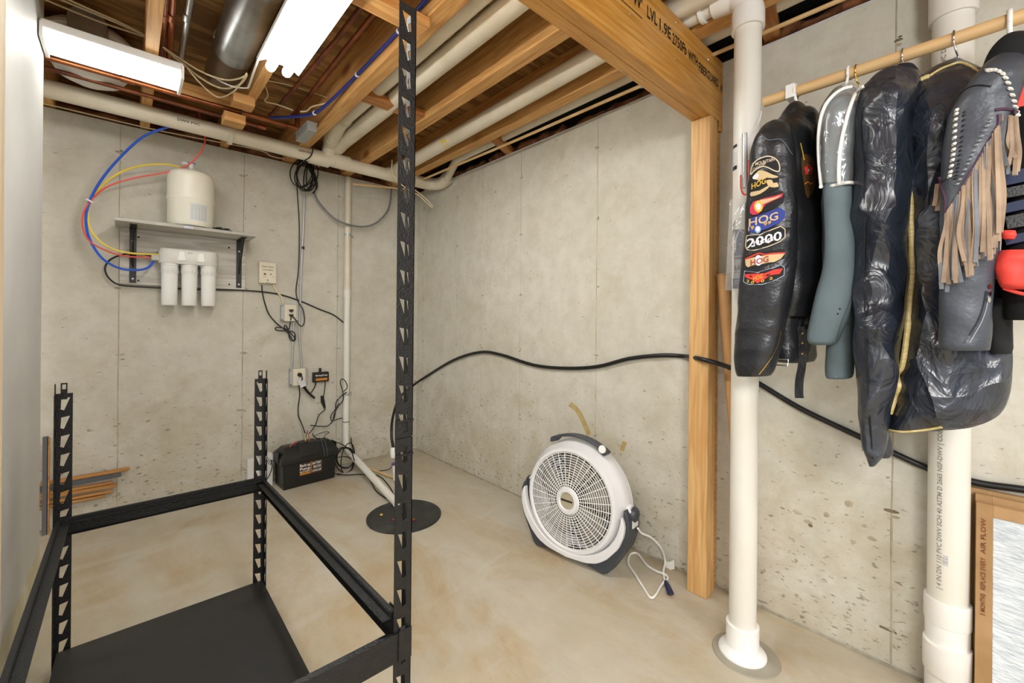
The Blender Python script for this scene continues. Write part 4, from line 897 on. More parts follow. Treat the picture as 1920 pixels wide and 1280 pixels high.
for i, (cx, cy, rx, ry, tl, rr) in enumerate(((648, 858, 17, 19, .2, .007), (646, 862, 18, 24, -.2, .004), (652, 860, 12, 30, .15, .004), (640, 872, 24, 16, -.2, .0036))):
    pts = [(cx+rx*cos(a)*cos(tl)-ry*sin(a)*sin(tl), cy+rx*cos(a)*sin(tl)+ry*sin(a)*cos(tl), -.17-.012*i+.02*sin(a)) for a in [2*pi*j/12 for j in range(12)]]
    MB().tube(btw(pts), rr, 7, 4, True).build('hose_loop', M_rubber if i < 1 else M_cord, hc)
def flp(l): return [fl(a, b, z) for a, b, z in l]
for l, r, lab in (([(632, 889, .01), (650, 890, .01), (675, 889, .01), (688, 892, .01), (697, 905, .01), (707, 922, .01), (740, 944, .012)], .004, 'black cord along the floor left of the slanted pipe to the sump cover'),
                  ([(660, 845, .2), (664, 862, .12), (672, 872, .05), (684, 876, .02), (690, 885, .03), (715, 895, .06), (735, 920, .04), (741, 942, .015)], .004, 'black cord lying along the slanted pipe to the sump cover'),
                  ([(672, 872, .03), (685, 876, .005), (700, 882, .005), (728, 880, .005), (738, 868, .02)], .0034, 'thin black cord on the floor reaching the white hose adapter')):
    tag(MB().tube(flp(l), r, 7, 5).build('black_cable', M_cord), lab, 'cable')
cord('black_cable', 'black cord slanting down the wall right of the vertical pipe', [(658, 820, -.03), (660, 835, -.06), (665, 855, -.14), (671, 872, -.2)], .004)
# white surge box left of the battery
wx = thing('power_strip_box', 'white plug-in box low on the back wall, partly behind the rack post', 'box', bw(470, 900))
a, b = bw(464, 862, -.05), bw(487, 896, -.05); B(a.x, b.x, -.055, -.001, b.z, a.z).build('case', M_white2, wx, bevel=.006)
wx = thing('battery_charger', 'pale box with slanted black vents beside the battery box', 'box', bw(503, 900))
a, b = on(497, 853, 1, -.12), on(512, 903, 1, -.12); B(a.x, b.x, -.12, -.05, .0, a.z).build('case', M_white2, wx, bevel=.006)
for k in range(4): q = on(499+k*3, 860+k*2, 1, -.121); MB().beam(q+V((-.006, 0, -.02)), q+V((.010, 0, .008)), .003, .004).build('vent_slot', M_ink, wx)
cord('thin_cable', 'thin black cord hanging from the pale vented box', [(509, 862, -.13), (510, 875, -.13), (507, 886, -.13), (501, 898, -.13)], .003)
# loose wood sticks at the far left
for pts, w_, h_, m, lab in ((((243, 878), (70, 908)), .018, .018, M_stick1, 'topmost orange wooden stick leaning low along the back wall'), (((227, 889), (70, 918)), .012, .022, mat('grey_trim', '#56575c', .6), 'grey trim strip just under the topmost orange stick'),
                            (((211, 904), (70, 928)), .02, .014, M_stick1, 'shorter orange stick below the grey strip'), (((218, 909), (70, 934)), .02, .020, M_stick1, 'thick orange stick, middle of the stack at the left'),
                            (((211, 920), (70, 945)), .02, .014, M_stick1, 'darker orange stick second from the bottom of the stack'), (((196, 929), (70, 953)), .018, .014, M_stick1, 'lowest and shortest orange stick of the stack')):
    a = bw(*pts[0], -.03); b = bw(*pts[1], -.03); d = b-a; b = a+d*2.2
    tag(MB().beam(a, b, w_, h_).build('wooden_stick', m, bevel=.002), lab, 'stick', 'loose sticks by the back wall')
for px, py0, w_, m, lab in ((86, 818, .022, MATS['grey_trim'], 'grey upright strip leaning at the far left behind the rack'), (91.5, 820, .010, M_stick1, 'thin brown upright strip beside the grey one at the far left')):
    a = on(px, py0, 1, -.06); tag(B(a.x-w_/2, a.x+w_/2, -.075, -.055, 0, a.z).build('upright_strip', m, bevel=.001), lab, 'stick')
# ================================================================== LONG BLACK HOSE ON THE RIGHT WALL
hp = [on(738, 842, 1, -.62), on(734, 815, 1, -.60), on(737, 780, 1, -.50), on(750, 745, 1, -.35), rw(775, 722, -.10)]
hp += [rw(a, b, -.016) for a, b in ((800, 705), (850, 675), (900, 660), (940, 665), (1000, 684), (1060, 690), (1120, 687), (1180, 672), (1240, 666), (1285, 668))]
hp += [rw(1310, 672, -.145), rw(1345, 681, -.14), rw(1375, 692, -.06), rw(1420, 717, -.02), rw(1500, 765, -.018), rw(1600, 813, -.018), rw(1740, 878, -.016), rw(1830, 904, -.016), rw(1925, 918, -.016)]
hp.append(hp[-1]+(hp[-1]-hp[-2])*2)
tag(MB().tube(hp, .0105, 10, 5).build('black_hose', M_rubber), 'long black hose sagging across the right wall past the post', 'hose')
# white sheathed cable loops by the corner and ceiling cables
cl = thing('cable_loop', 'doubled cream cable end hanging below the drain pipe elbow in the corner', 'cable', fl(785, 360, 2.2))
MB().tube([on(a, b, 1, -.45) for a, b in ((735, 300), (738, 330), (765, 355), (780, 358), (798, 372), (810, 385), (809, 388), (800, 380), (785, 366), (770, 358))], .005, 7, 5).build('cable', M_cable, cl)
def zc(name, label, l, r=.0055, m=None, k=5): return tag(MB().tube([fl(a, b, z) for a, b, z in l], r, 7, k, flat=.6).build(name, m or M_cable), label, 'cable')
zc('ceiling_cable', 'cream flat cable above the enclosed light, upper strand', [(60, -22, 2.5), (120, 2, 2.5), (200, 35, 2.5), (262, 62, 2.5), (300, 82, 2.5)])
zc('ceiling_cable', 'cream flat cable above the enclosed light, lower strand', [(60, -12, 2.5), (100, 6, 2.5), (190, 42, 2.5), (268, 68, 2.5), (300, 84, 2.5)])
zc('ceiling_cable', 'cream cable crossing above the strand pair near the joist', [(108, -10, 2.5), (170, 18, 2.5), (225, 42, 2.5), (268, 64, 2.5)])
zc('ceiling_cable', 'cream cable drooping under the duct end, top loop', [(305, 88, 2.45), (340, 112, 2.42), (385, 138, 2.38), (425, 150, 2.38), (455, 145, 2.38), (463, 137, 2.4)])
zc('ceiling_cable', 'cream cable drooping under the duct end, middle loop', [(308, 92, 2.45), (345, 122, 2.42), (385, 152, 2.37), (420, 166, 2.37), (450, 158, 2.37), (463, 140, 2.4)])
zc('ceiling_cable', 'cream cable drooping lowest under the duct end', [(340, 112, 2.43), (365, 145, 2.36), (395, 174, 2.34), (415, 182, 2.34), (440, 170, 2.35), (458, 146, 2.38)])
zc('lamp_cable', 'white flex from the two-tube light down to the cable loops', [(489, 98, 2.33), (478, 128, 2.34), (467, 160, 2.36), (462, 165, 2.36), (440, 163, 2.36), (418, 155, 2.37), (400, 144, 2.4)], .0048, M_cablew)
zc('ceiling_cable', 'cream cable snaking across the plywood by the two copper pipes', [(495, 150, 2.55), (530, 157, 2.55), (570, 168, 2.55), (605, 180, 2.5), (621, 186, 2.47), (612, 193, 2.44), (585, 200, 2.42), (575, 208, 2.41), (563, 209, 2.41)], .0045)
zc('ceiling_cable', 'cream cable hooking down left beside the joist block', [(494, 158, 2.55), (500, 168, 2.53), (502, 180, 2.5), (497, 190, 2.48), (520, 196, 2.46), (550, 207, 2.44)], .0045)
cord('wall_cable', 'thin cream cable sagging along below the drain pipe on the back wall', [(-60, 150, -.02), (60, 188, -.02), (130, 205, -.02), (300, 245, -.02), (480, 280, -.02), (510, 293, -.02), (560, 303, -.02), (600, 312, -.03)], .004, M_cable)
# ================================================================== FLOOR FAN
def fan():
    S = V((.128, -.992, 0)).normalized(); N = V((-.992, -.128, 0)).normalized(); tl = radians(4)
    U = V((0, 0, 1))*cos(tl)-N*sin(tl); Nn = N*cos(tl)+V((0, 0, 1))*sin(tl)
    O = on(1068, 937, 0, -.335)
    t = thing('floor_fan', 'round white and charcoal floor fan standing by the right wall', 'fan', (O.x, O.y, 0))
    def P(s, u, n): return O+S*s+U*u+Nn*n
    MB().lathe([(.232, .004), (.238, .010), (.250, .008), (.258, -.004), (.262, -.02), (.278, -.035), (.286, -.06), (.290, -.10), (.280, -.125), (.24, -.145), (.15, -.152), (.15, -.146), (.235, -.138), (.262, -.11), (.262, -.05), (.240, -.012), (.232, -.004)], O, Nn, 72, True).build('housing', M_fan, t)
    MB().lathe([(.2905, -.098), (.2925, -.098), (.2925, -.102), (.2905, -.102)], O, Nn, 64, True).build('housing_seam', M_white2, t)
    bow = lambda r: .018*(1-(r/.235)**2)+.002
    g = MB()
    for i in range(15):
        r = .066+i*.0117
        g.tube([P(r*cos(a), r*sin(a), bow(r)) for a in [2*pi*j/56 for j in range(56)]], .0017, 5, 1, True)
    gr = g.build('front_grille', M_fang, t)
    sp_ = MB()
    for j in range(36):
        a = 2*pi*j/36; sp_.tube([P(r*cos(a), r*sin(a), bow(r)+.0005) for r in (.055, .10, .15, .20, .236)], .0018, 4)
    sp_.build('grille_spokes', M_fang, gr)
    MB().lathe([(.040, bow(0)+.004), (.046, bow(0)+.012), (.060, bow(0)+.010), (.066, bow(0)-.001), (.05, bow(0)-.006)], O, Nn, 40).build('hub_ring', M_fan, t)
    hb = MB().lathe([(.041, bow(0)+.004), (0, bow(0)+.0045)], O, Nn, 32).build('logo_disc', M_hub, t)
    MB().prism([P(-.034, -.003, bow(0)+.0052), P(.030, -.003, bow(0)+.0052), P(.032, .005, bow(0)+.0052), P(-.036, .006, bow(0)+.0052)], Nn*.0008).build('logo_bar', M_ink, hb, smooth=False)
    for k in range(5):
        a0 = 2*pi*k/5+.35; vs = []; fs = []; n = 8
        for i in range(n+1):
            r = .04+.18*i/n; w0 = .28+.25*sin(pi*i/n)
            for j in range(5):
                a = a0+(j/4-.5)*2*w0*(.6+.4*i/n); vs.append(P(r*cos(a), r*sin(a), -.055-.035*(j/4-.5)))
        for i in range(n):
            for j in range(4): q = i*5+j; fs.append((q, q+1, q+6, q+5))
        o = MB().add(vs, fs).build('blade', M_fanb, t); sm_ = o.modifiers.new('s', 'SOLIDIFY'); sm_.thickness = .003
    MB().lathe([(.045, -.03), (.05, -.04), (.05, -.10), (.0, -.10)], O, Nn, 24).build('motor', M_dark, t)
    rg = MB()
    for r in (.06, .10, .135, .165, .195, .225, .255): rg.tube([P(r*cos(a), r*sin(a), -.140+.01*(r > .2)) for a in [2*pi*j/40 for j in range(40)]], .0035, 5, 1, True)
    for j in range(24): a = 2*pi*j/24; rg.tube([P(.05*cos(a), .05*sin(a), -.143), P(.262*cos(a), .262*sin(a), -.13)], .003, 4)
    rg.build('rear_grille', M_dark, t)
    # handle
    def arc(r, a0, a1, n): return [(r*sin(a0+(a1-a0)*i/n), r*cos(a0+(a1-a0)*i/n)) for i in range(n+1)]
    ho = arc(.320, -.50, .60, 14); hi = arc(.306, .42, -.34, 10)
    pl_ = ho+[(.165, .245), (.13, .27)]+hi+[(-.13, .262), (-.155, .255)]
    MB().prism([P(a, b, -.025) for a, b in pl_], -Nn*.05).build('carry_handle', M_char, t, bevel=.005)
    MB().lathe([(.020, 0), (.018, .006), (0, .007)], P(.155, .278, -.026), Nn, 20).build('handle_button', M_white, t)
    # base stand
    out = [(.287, .03), (.312, .0), (.316, -.07), (.296, -.15), (.250, -.222), (.208, -.292), (.165, -.286), (.10, -.276), (0, -.274), (-.10, -.276), (-.165, -.286), (-.208, -.292), (-.250, -.222), (-.296, -.15), (-.316, -.07), (-.312, 0), (-.287, .03)]
    inn = [(-.285*cos(a), -.262*sin(a)) for a in [pi*.02+pi*.96*i/22 for i in range(23)]]
    def D(u): return V((0, 0, 0))
    mb = MB(); no, ni = len(out), len(inn)
    def strip(outl, innl, n0, n1):
        m = MB(); k = 40
        def samp(l, t_):
            L = [0]
            for i in range(len(l)-1): L.append(L[-1]+math.hypot(l[i+1][0]-l[i][0], l[i+1][1]-l[i][1]))
            d = t_*L[-1]
            for i in range(len(l)-1):
                if L[i+1] >= d-1e-9: f = (d-L[i])/max(L[i+1]-L[i], 1e-9); return (l[i][0]+(l[i+1][0]-l[i][0])*f, l[i][1]+(l[i+1][1]-l[i][1])*f)
            return l[-1]
        rs = []
        for i in range(k+1):
            a = samp(outl, i/k); b = samp(innl, i/k)
            rs.append([P(a[0], a[1], n0), P(b[0], b[1], n0), P(b[0], b[1], n1), P(a[0], a[1], n1)])
        return m.rings(rs)
    inr = inn[::-1]
    strip(out, inr, -.008, -.125).build('base_rim', M_char, t, bevel=.003)
    cov = [(.283, .0), (.300, -.03), (.298, -.08), (.274, -.145), (.218, -.212), (.172, -.246), (.11, -.266), (.0, -.276), (-.11, -.266), (-.172, -.246), (-.218, -.212), (-.274, -.145), (-.298, -.08), (-.300, -.03), (-.283, 0)]
    strip(cov, [(a*.985, b*.955) for a, b in inr], .012, -.0205).build('base_cover', M_fan, t, bevel=.004)
    for s in (-1, 1):
        MB().lathe([(.03, -.03), (.036, -.02), (.036, .005), (.03, .008)], P(s*.292, .005, -.075), S*s, 24).build('pivot_collar', M_fan, t)
        MB().lathe([(.036, 0), (.034, .012), (.024, .022), (0, .027)], P(s*.304, .0, -.075), S*s, 24).build('pivot_knob', M_char, t)
    MB().prism([P(.285, .03, -.042), P(.312, .02, -.042), P(.318, -.06, -.042), P(.285, -.06, -.042)], -Nn*.07).build('pivot_arm', M_fan, t, bevel=.008)
    for s in (-1, 1): MB().prism([P(s*.21, -.29, -.022), P(s*.175, -.287, -.022), P(s*.175, -.287, -.125), P(s*.21, -.29, -.125)], V((0, 0, .012))).build('foot', M_char, t, bevel=.003)
    # cord
    cp = [rw(1196, 990, -.22), rw(1203, 999, -.18), rw(1222, 1008, -.12), rw(1240, 1028, -.06), rw(1247, 1050, -.03), fl(1244, 1072, .01), fl(1247, 1088, .008), fl(1252, 1083, .01), fl(1246, 1076, .012), fl(1230, 1070, .006), fl(1212, 1058, .006), fl(1198, 1040, .006), fl(1190, 1036, .006), fl(1181, 1040, .006), fl(1178, 1056, .006), fl(1190, 1075, .006), fl(1207, 1102, .006), fl(1220, 1120, .006), fl(1230, 1114, .006), fl(1238, 1100, .006), fl(1247, 1088, .014)]
    pcd = MB().tube(cp, .0048, 8, 6).build('power_cord', M_white, t)
    a = fl(1248, 1089, .014); b = fl(1257, 1112, .012)
    MB().tube([a, a.lerp(b, .3), b], [.008, .012, .015], 10, flat=.7).build('plug', M_nplug, pcd)
    for o_x in (-.004, .005): MB().beam(b+V((o_x, 0, 0)), b+(b-a).normalized()*.018+V((o_x, 0, 0)), .002, .005).build('plug_pin', M_brass, pcd)
    qa = [rw(x, y, -.03) for x, y in ((1247, 1052), (1255, 1053), (1264, 1049), (1265, 1066), (1257, 1068), (1247, 1064))]
    MB().prism(qa, (-.001, 0, 0)).build('cord_tag', M_white, pcd, smooth=False)
fan()
# ================================================================== CARDBOARD TUBE, FURNACE FILTERS
a = V((-.055, -2.745, 1.41)); bt_ = rw(1352, 515, -.06); a = bt_; b = fl(1409, 1168, .0)
ct = thing('cardboard_tube', 'kraft cardboard tube leaning on the wall between the post and stand pipe', 'tube', b)
dd = (a-b).normalized(); lean = V((-.06, -2.862, 0)); a2 = V((-.050, -2.738, 1.405))
MB().tube([lean, a2], .0235, 24).build('tube', M_tube, ct)
MB().lathe([(.0, 0), (.019, .0), (.0245, -.004), (.0245, .004), (.019, .006)], a2, (a2-lean), 24).build('tube_rim', M_cardl, ct)
def ffilter(x0, x1, lab, ya, lean_, hgt, first):
    t = thing('furnace_filter', lab, 'filter', ((x0+x1)/2, ya-.25, 0))
    # filter stands on floor, long edge vertical; plane roughly parallel to right wall
    w_ = .50; b_ = .034
    def Q(v, z, d): return V((x0+(x1-x0)*d+lean_*(z/hgt), ya-v, z))
    def bar(v0, v1, z0, z1, nm, m, d0=0., d1=1.): 
        MB().rings([[Q(v0, z0, d0), Q(v1, z0, d0), Q(v1, z0, d1), Q(v0, z0, d1)], [Q(v0, z1, d0), Q(v1, z1, d0), Q(v1, z1, d1), Q(v0, z1, d1)]]).build(nm, m, t, bevel=.001)
    bar(0, b_, 0, hgt, 'frame_side', M_card); bar(w_-b_, w_, 0, hgt, 'frame_side', M_card)
    bar(b_, w_-b_, hgt-b_, hgt, 'frame_top', M_cardl); bar(b_, w_-b_, 0, b_, 'frame_bottom', M_card)
    bar(b_, w_-b_, b_, hgt-b_, 'filter_media', M_filt, .12, .9)
    if first:
        for k, (z0, z1, s) in enumerate(((.50, .60, 'AIR FLOW'), (.40, .49, 'REPLACE EVERY'), (.33, .39, '3 MONTHS'))):
            zz = z1*hgt/.64; ww = z0*hgt/.64
            text3('lettering', s, Q(.020, ww, -.08), V((lean_*(zz-ww)/hgt, 0, zz-ww)), V((0, .010, 0)), M_copd, t)
q = rw(1830, 955, -.12)
ffilter(-.135, -.112, 'front furnace filter with a cardboard frame and pale fibre mesh, far right', q.y, .05, q.z+.012, True)
ffilter(-.108, -.088, 'furnace filter second from the front, leaning behind the frontmost', q.y+.002, .052, q.z+.030, False)
ffilter(-.084, -.062, 'rearmost furnace filter, tallest of the three at the far right', q.y+.012, .056, q.z+.038, False)
# ================================================================== CLOTHES RAIL AND GARMENTS
RX = -.30
ra, rb_ = rw(1437, 190, RX), rw(1900, 38, RX); RZ = (ra.z+rb_.z)/2; rr_ = .0175
rod = thing('clothes_rail', 'round pale wooden clothes rail held off the right wall by a white bracket', 'rail', (RX, -3.3, RZ))
MB().tube([(RX, -2.975, ra.z), (RX, -4.6, rb_.z-.003)], rr_, 24).build('rod', M_rod, rod)
q = rw(1485, 165, RX)
brk = MB(); by = q.y
brk.tube([(RX+.022*cos(a), by, RZ-.0+.024*sin(a)) for a in [pi*1.0+pi*i/10 for i in range(11)]], .004, 6)
bk = MB().prism([(RX-.024, by-.014, RZ+.024), (RX-.024, by-.014, RZ-.022), (RX+.024, by-.014, RZ-.022), (RX+.024, by-.014, RZ+.024), (RX+.018, by-.014, RZ+.018), (RX+.018, by-.014, RZ-.0185), (RX-.018, by-.014, RZ-.0185), (RX-.018, by-.014, RZ+.024)], (0, .028, 0)).build('rod_hook', M_white, rod, bevel=.002)
MB().prism([(RX+.02, by-.006, RZ-.005), (RX+.02, by-.006, RZ-.03), (-.006, by-.006, RZ-.20), (-.006, by-.006, RZ-.05)], (0, .012, 0)).build('bracket_arm', M_white, rod, bevel=.002)
B(-.007, -.001, by-.014, by+.014, RZ-.24, RZ-.0).build('bracket_plate', M_white, rod, bevel=.002)
def folds(p, f, seed):
    a = noise.noise(V((p.x*f[0]+seed, p.y*f[1]+seed*.7, p.z*f[2]))); b = noise.noise(V((p.x*f[0]*2.3, p.y*f[1]*2.1+seed, p.z*f[2]*2.6+3)))
    return (1-abs(a)*2.6)*.75+b*.6
def loft(rings_, n, amp, f, seed, edge=.35, cap=True):
    """rings_: list of (centre, A, Bv) half-axis vectors; returns MB with wrinkled surface"""
    rs = []
    for c, A, Bv in rings_:
        r = []
        for j in range(n):
            t = 2*pi*j/n; ct, st = cos(t), sin(t)
            ct_ = math.copysign(abs(ct)**.85, ct); st_ = math.copysign(abs(st)**.85, st)
            p = c+A*ct_+Bv*st_; nn = (A*ct_/max(A.length, .01)+Bv*st_/max(Bv.length, .01)).normalized()
            w_ = edge+(1-edge)*abs(st)
            r.append(p+nn*amp*w_*folds(p, f, seed)*min(1, Bv.length/.03))
        rs.append(r)
    return MB().rings(rs, cap)
def loft_px(rows, X, dep, n=44, k=6, amp=.010, f=(9, 9, 7), seed=1., edge=.3, cap=True):
    """rows: (py, xl, xr[, depth factor[, X shift]]) silhouettes met on the plane x = X"""
    pts = [V((r[1], r[2], r[0])) for r in rows]; ex = [V((r[3] if len(r) > 3 else 1., r[4] if len(r) > 4 else 0., 0)) for r in rows]
    P = catmull(pts, k); E_ = catmull(ex, k); rings_ = []
    for p, e in zip(P, E_):
        L = on(p.x, p.z, 0, X+e.y); R = on(p.y, p.z, 0, X+e.y)
        rings_.append(((L+R)/2, (R-L)/2, V((-dep*e.x, 0, 0))))
    return loft(rings_, n, amp, f, seed, edge, cap)
def loft_w(y0, rows, n=44, k=5, amp=.010, f=(9, 9, 7), seed=2.):
    P = catmull([V((r[0], r[1], r[2])) for r in rows], k); H = catmull([V((r[3], r[4] if len(r) > 4 else 0, 0)) for r in rows], k)
    return loft([(V(((p.y+p.z)/2, y0+h.y, p.x)), V(((p.z-p.y)/2, 0, 0)), V((0, -h.x, 0))) for p, h in zip(P, H)], n, amp, f, seed, .6)
def hook(par, px0, py0, px1, py1, r, m, y=None):
    """hanger hook over the rail, neck down to (px1, py1)"""
    y = rw(px0, py0, RX).y; e = on(px1, py1, 1, y-.0)
    e = rw(px1, py1, RX); R1 = rr_+r+.001
    pts = [V((RX+R1*cos(a), y, RZ+R1*sin(a))) for a in [radians(d) for d in (-20, 10, 40, 70, 90, 110, 140, 170, 200, 220)]]
    pts += [V((RX-.012, (y+e.y)/2, RZ-rr_-.02)), V((RX, e.y, e.z)), V((RX, e.y, e.z-.03))]
    return MB().tube(pts, r, 10, 4).build('hanger_hook', m, par)
def gar(name, label, cat, y, z): return thing(name, label, cat, (RX, y, z))
# ---- garment 1: patched leather jacket
g1 = gar('leather_jacket', 'black leather jacket with a column of embroidered patches down its sleeve', 'jacket', -3.07, 1.0)
hook(g1, 1493, 158, 1498, 200, .0045, M_white)
b1 = loft_w(-3.085, [(1.915, -.34, -.27, .03), (1.895, -.38, -.22, .045), (1.855, -.43, -.16, .052), (1.79, -.48, -.12, .058), (1.70, -.49, -.10, .066), (1.6, -.49, -.10, .075), (1.4, -.48, -.11, .078), (1.27, -.46, -.12, .07), (1.22, -.45, -.13, .06)], seed=3., amp=.012)
body1 = b1.build('body', M_vest, g1)
loft_w(-3.075, [(1.24, -.42, -.16, .05), (1.15, -.42, -.17, .052), (1.09, -.42, -.18, .05), (1.07, -.41, -.19, .045)], seed=5., amp=.008).build('lower_hem', M_leather, g1)
loft_px([(197, 1491, 1510, .6), (208, 1479, 1516, .9), (228, 1466, 1519, 1), (246, 1462, 1517, .9), (256, 1466, 1512, .6)], -.33, .07, amp=.006, seed=9.).build('collar', M_vest, g1)
s1m = loft_px([(228, 1448, 1474, .4, .03), (240, 1434, 1482, .8, .015), (262, 1421, 1487), (300, 1408, 1491), (350, 1405, 1493), (400, 1401, 1494), (450, 1397, 1494), (500, 1392, 1491), (550, 1388, 1484), (600, 1384, 1472), (650, 1380, 1464), (690, 1380, 1452, .9), (704, 1384, 1442, .8)], -.50, .055, n=56, amp=.007, f=(8, 6, 11), seed=11., edge=.15)
slv1 = s1m.build('sleeve', M_leather, g1)
loft_px([(420, 1480, 1538), (480, 1482, 1542), (530, 1480, 1536), (565, 1474, 1526), (598, 1466, 1522), (612, 1466, 1521)], -.34, .05, amp=.008, seed=13.).build('far_sleeve', M_vest, g1)
q = rw(1494, 611, -.345)
MB().lathe([(.040, -.004), (.046, -.004), (.046, .006), (.040, .006)], q, (-.25, .1, 1), 28).build('cuff_rim', M_vest, g1)
MB().lathe([(.039, 0), (0, .001)], q+V((0, 0, -.004)), (-.25, .1, 1), 24).build('cuff_opening', M_hood, g1)
stp = MB().ribbon([rw(a, b, -.40) for a, b in ((1502, 612), (1504, 640), (1505, 668), (1503, 690), (1499, 712), (1498, 735), (1499, 746))], .020, .003, (0, 1, 0), 5, .024).build('belt_strap', M_vest, g1)
for py in (625, 643, 663): c = rw(1504, py, -.4032); MB().lathe([(.0032, 0), (.003, .001), (0, .0015)], c, (-1, 0, 0), 10).build('eyelet', M_brass, stp)
c = rw(1466, 679, -.44)
bkq = MB().tube([c+V((0, a, b)) for a, b in ((-.017, -.010), (.017, -.010), (.017, .011), (-.017, .011))], .0025, 6, 1, True).build('belt_buckle', M_chrome, g1)
bs1 = s1m.bvh()
def sew(name, m, vsfs, par, lift, bv, cuts=2): return project(vsfs[0], vsfs[1], bv, lift, cuts=cuts).build(name, m, par, smooth=False)
def poly(pts): return (list(pts), [tuple(range(len(pts)))])
sew('zip', M_brass, stroke2d(cat2([(1464, 620), (1459, 645), (1448, 668), (1434, 688), (1423, 702)]), 1.6), slv1, .002, bs1, 0)
sew('seam_welt', M_leathg, stroke2d(cat2([(1426, 250), (1440, 262), (1465, 262), (1486, 290)]), 2), slv1, .002, bs1, 0)
def pxtext(name, s, p0, pu, ph, m, par, bv, lift):
    """lettering: p0 lower-left px, pu right end of the baseline px, ph height vector px"""
    vs, fs = textmesh(s); a = V(p0); u = V(pu)-a; h = V(ph)
    return project([tuple(a+u*x+h*y) for x, y in vs], fs, bv, lift, cuts=0).build(name, m, par, smooth=False)
C_bone = flat('thread_bone', '#cdbfa6'); C_gold = flat('thread_gold', '#d9b23c'); C_blk = flat('thread_black', '#0d0d0f'); C_red = flat('thread_red', '#d8352a')
C_blue = flat('thread_blue', '#2b3a8c'); C_wht = flat('thread_white', '#dcdbe0'); C_pink = flat('thread_crimson', '#c4324c'); C_org = flat('thread_orange', '#dd8a3a'); C_sky = flat('thread_sky', '#7fa6d8'); C_tan = flat('thread_tan', '#c9b184')
def patch(pts, m, border=None, bw_=2.): 
    o = sew('patch', m, poly(pts), slv1, .0035, bs1)
    if border is not None: sew('patch_border', border, stroke2d(pts, bw_, True), o, .0045, bs1, 0)
    return o
# coordinates measured on the photograph (px)
# 1 rocker patch
rk1 = cat2([(1407, 327), (1411, 309), (1421, 299), (1437, 293), (1450, 295), (1459, 303), (1462, 314), (1460, 321), (1452, 320), (1440, 314), (1430, 312), (1420, 316), (1412, 322)], 3, True)
p_ = patch(rk1, C_blk, C_bone, 2.2)
pxtext('lettering', 'T MOUNTAIN', (1410, 312), (1452, 301), (0, -6), C_bone, p_, bs1, .0047); pxtext('lettering', 'CHAPTER', (1411, 321), (1436, 308), (0, -5), C_bone, p_, bs1, .0047)
# 2 eagle-like winged patch
p_ = patch(cat2([(1407, 340), (1413, 324), (1428, 318), (1445, 322), (1460, 331), (1460, 342), (1461, 352), (1440, 361), (1420, 370), (1407, 372)], 3, True), C_blk)
sew('wing', C_tan, poly(cat2([(1412, 333), (1422, 320), (1433, 320), (1448, 327), (1460, 331), (1450, 334), (1436, 333), (1424, 338)], 2, True)), p_, .0046, bs1)
sew('head', C_wht, poly(cat2([(1411, 332), (1418, 325), (1423, 328), (1420, 334), (1413, 336)], 2, True)), p_, .005, bs1)
sew('tail_scroll', C_tan, poly(cat2([(1437, 338), (1447, 337), (1450, 343), (1457, 342), (1460, 350), (1446, 351), (1439, 346)], 2, True)), p_, .005, bs1)
sew('banner', C_tan, poly(cat2([(1408, 360), (1424, 357), (1440, 348), (1442, 351), (1426, 363), (1408, 368)], 2, True)), p_, .0046, bs1)
pxtext('lettering', 'HOG', (1409, 355), (1436, 343), (0, -11), C_gold, p_, bs1, .0055)
# 3 crimson winged wheel
p_ = patch([(1406, 378), (1412, 372), (1440, 362), (1468, 358), (1472, 366), (1469, 380), (1440, 395), (1410, 405), (1405, 400)], C_blk)
sew('wing', C_pink, poly([(1406, 389), (1412, 378), (1422, 375), (1434, 371), (1452, 367), (1469, 362), (1466, 369), (1450, 376), (1436, 383), (1430, 391), (1422, 401), (1412, 403), (1406, 399)]), p_, .0046, bs1)
sew('feathers', C_tan, poly([(1424, 375), (1436, 373), (1452, 370), (1465, 365), (1458, 371), (1444, 377), (1430, 383)]), p_, .0052, bs1)
circ = lambda cx, cy, a, b, n=14: [(cx+a*cos(2*pi*i/n), cy+b*sin(2*pi*i/n)) for i in range(n)]
sew('wheel', C_gold, poly(circ(1422, 387, 8.5, 11)), p_, .0058, bs1, 1); sew('wheel_disc', C_wht, poly(circ(1422, 387, 5, 6.5)), p_, .0064, bs1, 1)
# 4 blue patch
p_ = patch([(1403, 420), (1408, 409), (1430, 401), (1450, 393), (1463, 389), (1472, 396), (1472, 408), (1462, 417), (1440, 428), (1415, 436), (1402, 434)], C_blue)
pxtext('lettering', 'HOG', (1404, 425), (1459, 411), (0, -15), C_tan, p_, bs1, .005); pxtext('lettering', '19', (1403, 433), (1414, 429), (0, -7), C_gold, p_, bs1, .005); pxtext('lettering', '99', (1432, 424), (1446, 419), (0, -6), C_gold, p_, bs1, .005)
sew('shield', C_sky, poly(circ(1421, 430, 6, 7)), p_, .0055, bs1, 1); sew('shield_face', C_wht, poly(circ(1421, 429, 4, 5)), p_, .006, bs1, 1)
# 5 octagonal 2000 style patch
p_ = patch([(1399, 446), (1400, 442), (1425, 440), (1448, 430), (1464, 424), (1472, 430), (1472, 444), (1462, 453), (1440, 462), (1415, 469), (1401, 468), (1398, 462)], C_blk, C_bone, 1.8)
pxtext('lettering', '2000', (1400, 465), (1466, 449), (0, -17), C_wht, p_, bs1, .005); pxtext('lettering', 'HOG', (1413, 459), (1450, 451), (0, -7), C_wht, p_, bs1, .0056)
